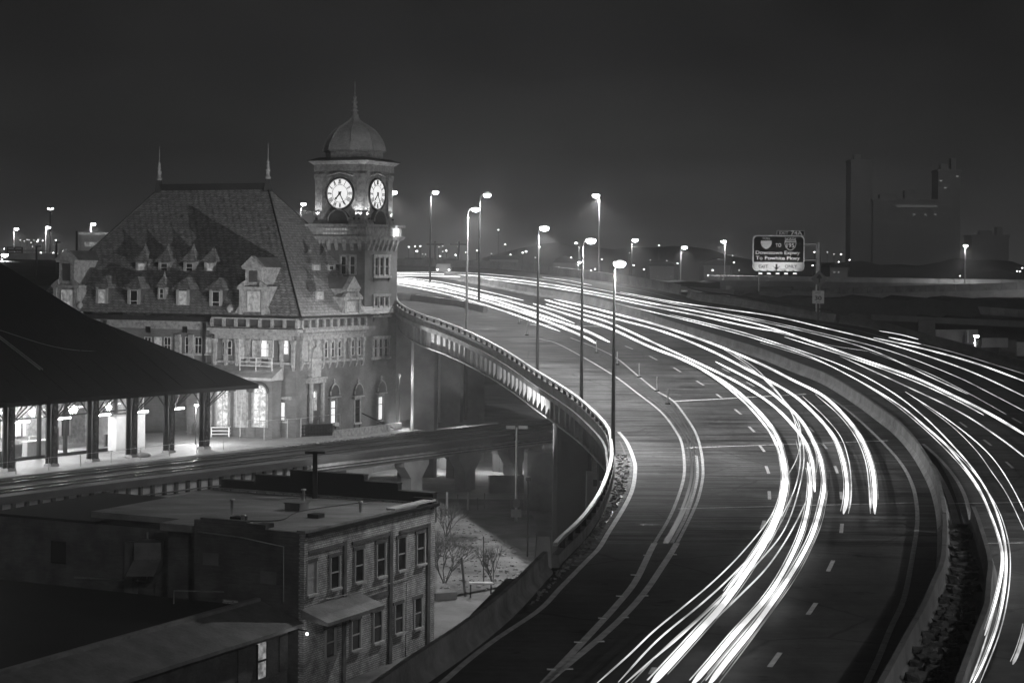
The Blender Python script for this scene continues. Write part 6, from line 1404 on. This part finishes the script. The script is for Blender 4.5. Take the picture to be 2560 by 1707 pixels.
for u, v, h_ in ((5.0, 8.0, .8), (9.5, 2.2, .55), (11.6, 7.4, .7), (2.0, 5.2, .45)):
    obj('roof_pipe', MB().lathe(bf(u, v, zt - .1), [(.09, 0), (.09, h_), (.16, h_), (.16, h_ + .08), (.02, h_ + .12)], 8), M['steel'], bb)
obj('roof_hatch', MB().box(8.0, 9.0, 5.4, 6.4, zt - .1, zt + .3, fr=bf).box(7.95, 9.05, 5.35, 6.45, zt + .301, zt + .36, fr=bf), M['tin'], bb)
obj('roof_cable', MB().tube(cat([bf(1.5, 6.4, zt + .1), bf(4, 4.2, zt - .05), bf(8, 5.2, zt - .05), bf(13.5, 3.4, zt + .05)], 6), .03, 4), M['iron'], bb)
for v, z_ in ((2.2, 4.9), (4.6, 3.2), (5.9, 5.6)): obj('end_wall_patch', MB().box(-.03, -.003, v - .5, v + .5, z_ - .35, z_ + .3, fr=bf), M['brick'] if v == 4.6 else M['tin'], bb)
obj('end_wall_conduit', MB().tube([bf(-.08, 1.2, 3.7), bf(-.08, 1.2, 6.6), bf(-.08, 3.9, 6.9), bf(-.08, 6.7, 7.0)], .045, 5), M['steel'], bb)
# awning over the side door
aw = MB().hull([bf(-.3, -.02, 3.0), bf(5.6, -.02, 3.0), bf(5.6, -1.7, 2.7), bf(-.3, -1.7, 2.7)], [bf(-.3, -.02, 3.45), bf(5.6, -.02, 3.45), bf(5.6, -1.7, 2.88), bf(-.3, -1.7, 2.88)])
obj('awning', aw, M['tin'], bb)
t = thing('entrance_lamp', 'small bright lamp above the dark doorway under the awning', 'lamp', tuple(bf(-.6, -.5, 2.3)))
obj('lens', MB().ell(bf(-.6, -.62, 2.28), .07, .07, .09, 8, 6), E['far'], t); obj('bracket', MB().bar(bf(-.6, -.6, 2.42), bf(-.6, .4, 2.5), .04), M['iron'], t); point('bulb', bf(-.6, -.9, 2.2), 14, .1, t)
# roof pole with flat cap
u, v = 14.7, 9.0; p = bf(u, v, 8.2)
Yp = 112; a, b = at(787, 1190, Yp), at(787, 1134, Yp)
t = thing('roof_pole', 'dark T shaped vent pole rising behind the stepped parapet', 'vent pole', tuple(a)); obj('pole', MB().box(a.x - .14, a.x + .14, Yp, Yp + .28, a.z - 1.5, b.z), M['black'], t); obj('cap', MB().box(a.x - .6, a.x + .6, Yp - .1, Yp + .4, b.z, b.z + .14), M['black'], t)
# low front wing
lwg = thing('low_wing', 'dark single storey shed with sloping roof edge below the brick building', 'building', tuple(bf(-9, 3, ZG)))
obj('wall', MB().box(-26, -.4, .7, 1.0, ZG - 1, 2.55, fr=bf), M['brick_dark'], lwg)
obj('sloping_roof', MB().hull([bf(-26, -.1, 2.5), bf(-.05, -.1, 2.5), bf(-.05, 2.6, 3.45), bf(-26, 2.6, 3.45)], [bf(-26, -.1, 2.68), bf(-.05, -.1, 2.68), bf(-.05, 2.6, 3.62), bf(-26, 2.6, 3.62)]), M['tin'], lwg)
obj('flat_roof', MB().box(-26, -.05, 2.65, 22, 2.9, 3.3, fr=bf), M['blackroof'], lwg)
obj('roof_kerb', MB().box(-26, -.05, 2.62, 2.95, 3.3, 3.78, fr=bf), M['roofing'], lwg)
for x, m_ in ((660, 'blind'), (612, 'brick_dark'), (715, 'brick_dark')):
    uu = ((x - CX) / F * (96.6 + .307) + 10.8 + .63) / (.438 - .899 * (x - CX) / F)
    obj('window' if m_ == 'blind' else 'wall_panel', MB().box(uu - .38, uu + .38, .62, .69, .3, 2.1, fr=bf), M[m_] if m_ != 'blind' else E['winlo'], lwg)
    if m_ == 'blind': obj('window_frame', MB().box(uu - .45, uu - .38, .58, .68, .3, 2.1, fr=bf).box(uu + .38, uu + .45, .58, .68, .3, 2.1, fr=bf).box(uu - .38, uu + .38, .58, .615, 1.15, 1.25, fr=bf), M['iron'], lwg)
tag(obj('roof_rail', MB().tube([bf(-1.5, 7.2, 3.3), bf(-1.5, 7.2, 4.0), bf(-1.2, 4.2, 4.15)], .04, 5), M['steel']), 'bent pale metal handrail on the flat roof below the dark wall', 'handrail')
# dark left block with pale hood
db = thing('dark_warehouse', 'nearly black warehouse wall filling the lower left below the viaduct', 'building', tuple(bf(8, 16, ZG)))
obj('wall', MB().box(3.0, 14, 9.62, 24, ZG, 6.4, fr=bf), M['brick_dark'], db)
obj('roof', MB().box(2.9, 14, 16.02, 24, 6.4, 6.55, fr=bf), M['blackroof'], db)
obj('wall_duct', MB().box(2.5, 2.99, 13.0, 13.6, ZG, 5.6, fr=bf), M['tin'], db); obj('wall_pipe', MB().tube([bf(2.9, 12.3, 6.2), bf(2.9, 12.3, 3.4), bf(2.9, 17.5, 3.2)], .06, 5), M['steel'], db); obj('wall_window', MB().box(2.96, 2.99, 18.2, 19.3, 3.9, 5.2, fr=bf), M['glassdark'], db)
obj('pilaster', MB().box(2.7, 2.99, 10.2, 11.6, ZG, 6.3, fr=bf), M['brick_dark'], db)
Yh = 103.0; hp = lambda x, y, d=0: at(x, y, Yh - d)
hd = obj('sheet_hood', MB().hull([hp(335, 1356), hp(402, 1356), hp(402, 1398), hp(335, 1398)], [hp(335, 1356) + Vector((0, 1.5, 0)), hp(402, 1356) + Vector((0, 1.5, 0)), hp(402, 1398) + Vector((0, 1.5, 0)), hp(335, 1398) + Vector((0, 1.5, 0))])
         .hull([hp(335, 1399), hp(402, 1399), hp(385, 1440, 1.3), hp(313, 1440, 1.3)], [hp(335, 1399) + Vector((0, 1.2, 0)), hp(402, 1399) + Vector((0, 1.2, 0)), hp(385, 1440, 1.3) + Vector((0, 2.2, 0)), hp(313, 1440, 1.3) + Vector((0, 2.2, 0))]), M['tin'])
tag(hd, 'plain grey sheet metal hood bent outward on the dark warehouse wall', 'metal hood')
for x0, y0, x1, y1, Y_, m_, lb in ((30, 1342, 82, 1392, 140, 'tin', 'pale box trailer end below the viaduct at far left'), (25, 1500, 56, 1535, 118, 'tin', 'small pale two door cabinet at the left edge'), (48, 1467, 125, 1496, 121, 'brick_dark', 'dim flat topped crate stack beside the pale cabinet')):
    a, b = at(x0, y1, Y_), at(x1, y0, Y_); t = thing({30: 'trailer', 25: 'cabinet', 48: 'crate'}[x0], lb, {30: 'trailer', 25: 'cabinet', 48: 'crate'}[x0], tuple(a))
    obj('body', MB().box(a.x, b.x, Y_, Y_ + 1.5, a.z, b.z), M[m_], t); obj('lid', MB().box(a.x - .05, b.x + .05, Y_ - .06, Y_ + 1.55, b.z + .002, b.z + .08), M['coping'], t)
    obj('leg', MB().box(a.x + .1, a.x + .3, Y_ + .1, Y_ + .3, ZG, a.z), M['iron'], t); obj('leg', MB().box(b.x - .3, b.x - .1, Y_ + .1, Y_ + .3, ZG, a.z), M['iron'], t)
p = at(105, 1340, 142); t = thing('yard_lamp', 'small lamp glint beside the box trailer under the viaduct', 'lamp', (p.x, p.y, ZG)); obj('post', MB().tube([(p.x, p.y, ZG), p], .05, 6), M['iron'], t); obj('lens', MB().box(p.x - .5, p.x + .3, p.y - .1, p.y + .1, p.z, p.z + .12), E['faint'], t); point('bulb', (p.x - .6, p.y - .6, p.z + .8), 25, .1, t)

# ================================================================== YARD
def yp(x, y): return onz(x, y, ZG)
b = yp(1290, 1306); zt_ = at(1290, 1068, b.y).z
t = thing('twin_lamp_pole', 'unlit pale twin headed lot lamp pole with two small signs in the yard', 'lamp post', tuple(b))
obj('pole', MB().tube([b, (b.x, b.y, zt_)], [.13, .09], 8), M['alu'], t)
for s in (-1, 1): obj('lamp_head', MB().box(b.x + s * .15, b.x + s * .95, b.y - .2, b.y + .2, zt_ - .12, zt_ + .14) if s > 0 else MB().box(b.x - .95, b.x - .15, b.y - .2, b.y + .2, zt_ - .12, zt_ + .14), M['white'], t)
for y0, y1, w, m_ in ((1246, 1268, .3, 'tin'), (1272, 1292, .46, 'blind')):
    z0, z1 = at(1290, y1, b.y).z, at(1290, y0, b.y).z; obj('sign_board', MB().box(b.x - w, b.x + w, b.y - .16, b.y - .12, z0, z1), M[m_], t)
for i, (x, yb_, yt) in enumerate([(1117, 1284, 1230), (1170, 1274, 1229), (1144, 1276, 1234), (1194, 1276, 1243), (1211, 1270, 1232), (1277, 1268, 1242)]):
    p = yp(x, yb_); z_ = at(x, yt, p.y).z; t = thing('yard_post', ['thick pale post nearest the brick building in the yard', 'second thick pale post in the yard', 'thin post between the two thick pale ones', 'short dim post right of the pale pair', 'thin dim post before the low wall', 'thin post just left of the twin lamp pole'][i], 'post', tuple(p), 'posts standing in the yard')
    obj('post', MB().tube([p, (p.x, p.y, z_)], .1 if i < 2 else .05, 6), M['alu' if i < 2 else 'tin'], t); obj('cap', MB().ell((p.x, p.y, z_), .12 if i < 2 else .06, .12 if i < 2 else .06, .06, 6, 4), M['steel'], t)
for lb, x, yb_, yt, r_ in (('thin dark upright pole in front of the bare yard ground', 1209, 1468, 1340, .045), ('short leaning dark stump post beside the bare shrub', 1163, 1490, 1392, .09)):
    p = yp(x, yb_); q = at(x - (9 if r_ > .06 else 0), yt, p.y); tag(obj('dark_post', MB().tube([p, q], r_, 6), M['bark']), lb, 'post')
def lowwall(lb, pts, h, m='concrete', nm='low_wall'):
    return tag(obj(nm, MB().sweep(pts, [(-.2, 0), (.2, 0), (.2, h), (-.2, h)]), M[m]), lb, 'low wall')
lowwall('stained low concrete wall with rubble foot behind the twin lamp pole', [yp(1222, 1236), yp(1345, 1232)], 1.9)
lowwall('small block wall seen through the opening under the viaduct', [yp(1136, 1212), yp(1186, 1212)], 2.0, 'stone')
lowwall('dark kerb wall running below the brick building corner', [yp(1086, 1500), yp(1140, 1496)], .5, 'concrete_dark')
p = yp(1202, 1492); t = thing('trough', 'pale flat topped stand by the foot of the retaining wall', 'stand', tuple(p)); obj('top', MB().box(p.x - .8, p.x + .8, p.y - .3, p.y + .3, ZG + .9, ZG + 1.02), M['coping'], t)
for s in (-.7, .7): obj('leg', MB().box(p.x + s - .05, p.x + s + .05, p.y - .2, p.y + .2, ZG, ZG + .9), M['iron'], t)
# pale concrete block under the ramp
a, b = at(1466, 1246, 140), at(1503, 1182, 140); t = thing('utility_cabinet', 'pale utility cabinet with dark vent standing under the ramp', 'cabinet', (a.x, 140, ZG)); obj('body', MB().box(a.x, b.x, 140, 141.2, ZG, b.z), M['concrete'], t); obj('vent', MB().box(a.x + .5, b.x - .1, 139.95, 139.99, b.z - 1.0, b.z - .5), M['black'], t)
# mounds, rubble
def mound(lb, x, y, w, h, m='grass', nm='hedge_mound', cat_='mound', d=2.0):
    p = yp(x, y); mb = MB(); rr = random.Random(x); vs = []; n, k = 22, 6
    for j in range(k + 1):
        t_ = j / k; r_ = math.cos(t_ * math.pi / 2)
        for i in range(n):
            q = 6.283 * i / n; f_ = 1 + .25 * (rr.random() - .5); vs.append((p.x + w * r_ * f_ * math.cos(q), p.y + d * r_ * f_ * math.sin(q), ZG + h * t_ * (1 + .3 * (rr.random() - .5))))
    mb.add(vs, [(j * n + i, j * n + (i + 1) % n, (j + 1) * n + (i + 1) % n, (j + 1) * n + i) for j in range(k) for i in range(n)], False)
    return tag(obj(nm, mb, M[m], recalc=True), lb, cat_)
mound('dark low hedge mound behind the brick building in the yard', 1160, 1352, 1.6, .35)
mound('long low dark pile right of the hedge mound', 1238, 1336, 1.4, .25, 'ground', 'rubble_mound')
mound('flat pile of broken slabs lying on the pale yard ground', 1282, 1378, 1.4, .35, 'concrete_dark', 'slab_pile', 'rubble pile')
mound('dark brush heap at the brick building corner', 1112, 1392, .9, .8, 'ground', 'brush_heap', 'brush heap')
mb = MB()
for _ in range(800):
    x, y = 1095 + 260 * r7.random(), 1250 + 230 * r7.random(); p = yp(x, y)
    if p.x > XLf(min(p.y, 180)) - 2: continue
    s = .03 + .14 * r7.random() ** 3; rock(mb, (p.x, p.y, ZG + .15), s, r7)
struct('yard_litter', mb, M['gravel'], 'stuff', 'scattered stones and litter over the bare yard ground')
yg = [yp(1090, 1500), yp(1250, 1470), yp(1380, 1395), yp(1330, 1290), yp(1100, 1280)]
struct('yard_ground', MB().add([Vector((p.x, p.y, ZG + .14)) for p in yg], [(0, 1, 2, 3, 4)]), mat('pale yard dirt', .12, .95, .6, .35, .8, bscale=2.5))
def branch(mb, p, d, L_, r_, n, rr):
    q = p + d * L_; mb.tube([p, p.lerp(q, .5) + Vector((rr.uniform(-1, 1), rr.uniform(-1, 1), 0)) * L_ * .06, q], [r_, r_ * .8, r_ * .6], 4, cap=False)
    if n:
        for _ in range(3): branch(mb, p.lerp(q, rr.uniform(.55, 1)), (d + Vector((rr.uniform(-1, 1), rr.uniform(-1, 1), rr.uniform(-.3, .5))) * .65).normalized(), L_ * rr.uniform(.5, .8), r_ * .6, n - 1, rr)
for lb, x, y, L_, n, st_ in (('bare twiggy shrub beside the brick building corner', 1112, 1462, 2.1, 5, 5), ('sparse bare sapling right of the leaning stump', 1232, 1462, 1.6, 4, 3), ('tangled bare bush at the far corner of the brick building', 1115, 1345, 1.6, 5, 4)):
    rr = random.Random(x + y); p = yp(x, y); t = thing('bare_shrub', lb, 'shrub', tuple(p)); tr, cr_ = MB(), MB()
    for k in range(st_):
        d = Vector((rr.uniform(-.5, .5), rr.uniform(-.5, .5), 1)).normalized(); q = p + d * L_ * .5; tr.tube([p, q], [.05, .035], 5); 
        for _ in range(3): branch(cr_, q, (d + Vector((rr.uniform(-1, 1), rr.uniform(-1, 1), 0)) * .5).normalized(), L_ * .6, .03, n, rr)
    obj('trunk', tr, M['bark'], t); obj('crown', cr_, M['bark'], t)
# brush along the embankment foot
mb = MB()
for _ in range(900):
    Y = 44 + 30 * r7.random(); x = XLf(Y) - .6 - .9 * r7.random(); z_ = zr(Y) - .1 - (XLf(Y) - .5 - x) * 1.1
    d = Vector((r7.uniform(-.4, .2), r7.uniform(-.3, .3), 1)); h_ = .15 + .3 * r7.random(); a = Vector((x, Y, z_)); mb.add([a, a + Vector((.03, 0, 0)), a + d * h_], [(0, 1, 2)])
struct('verge_grass', mb, M['grass'], 'stuff', 'dark rough grass on the verge outside the near ramp barrier')
# ================================================================== HAZE
hz = MB().box(-520, 720, -8, 1420, ZG - 1.0, 48)
hm = bpy.data.materials.new('haze'); hm.use_nodes = True; t_ = hm.node_tree; t_.nodes.clear()
ho = t_.nodes.new('ShaderNodeOutputMaterial'); hv = t_.nodes.new('ShaderNodeVolumePrincipled')
hv.inputs['Color'].default_value = (.8, .8, .8, 1); hv.inputs['Density'].default_value = 0.0009; hv.inputs['Anisotropy'].default_value = 0.62
t_.links.new(hv.outputs[0], ho.inputs['Volume'])
h = obj('haze', hz, hm); h['kind'] = 'stuff'; h['label'] = 'thin night mist hanging over road and city'
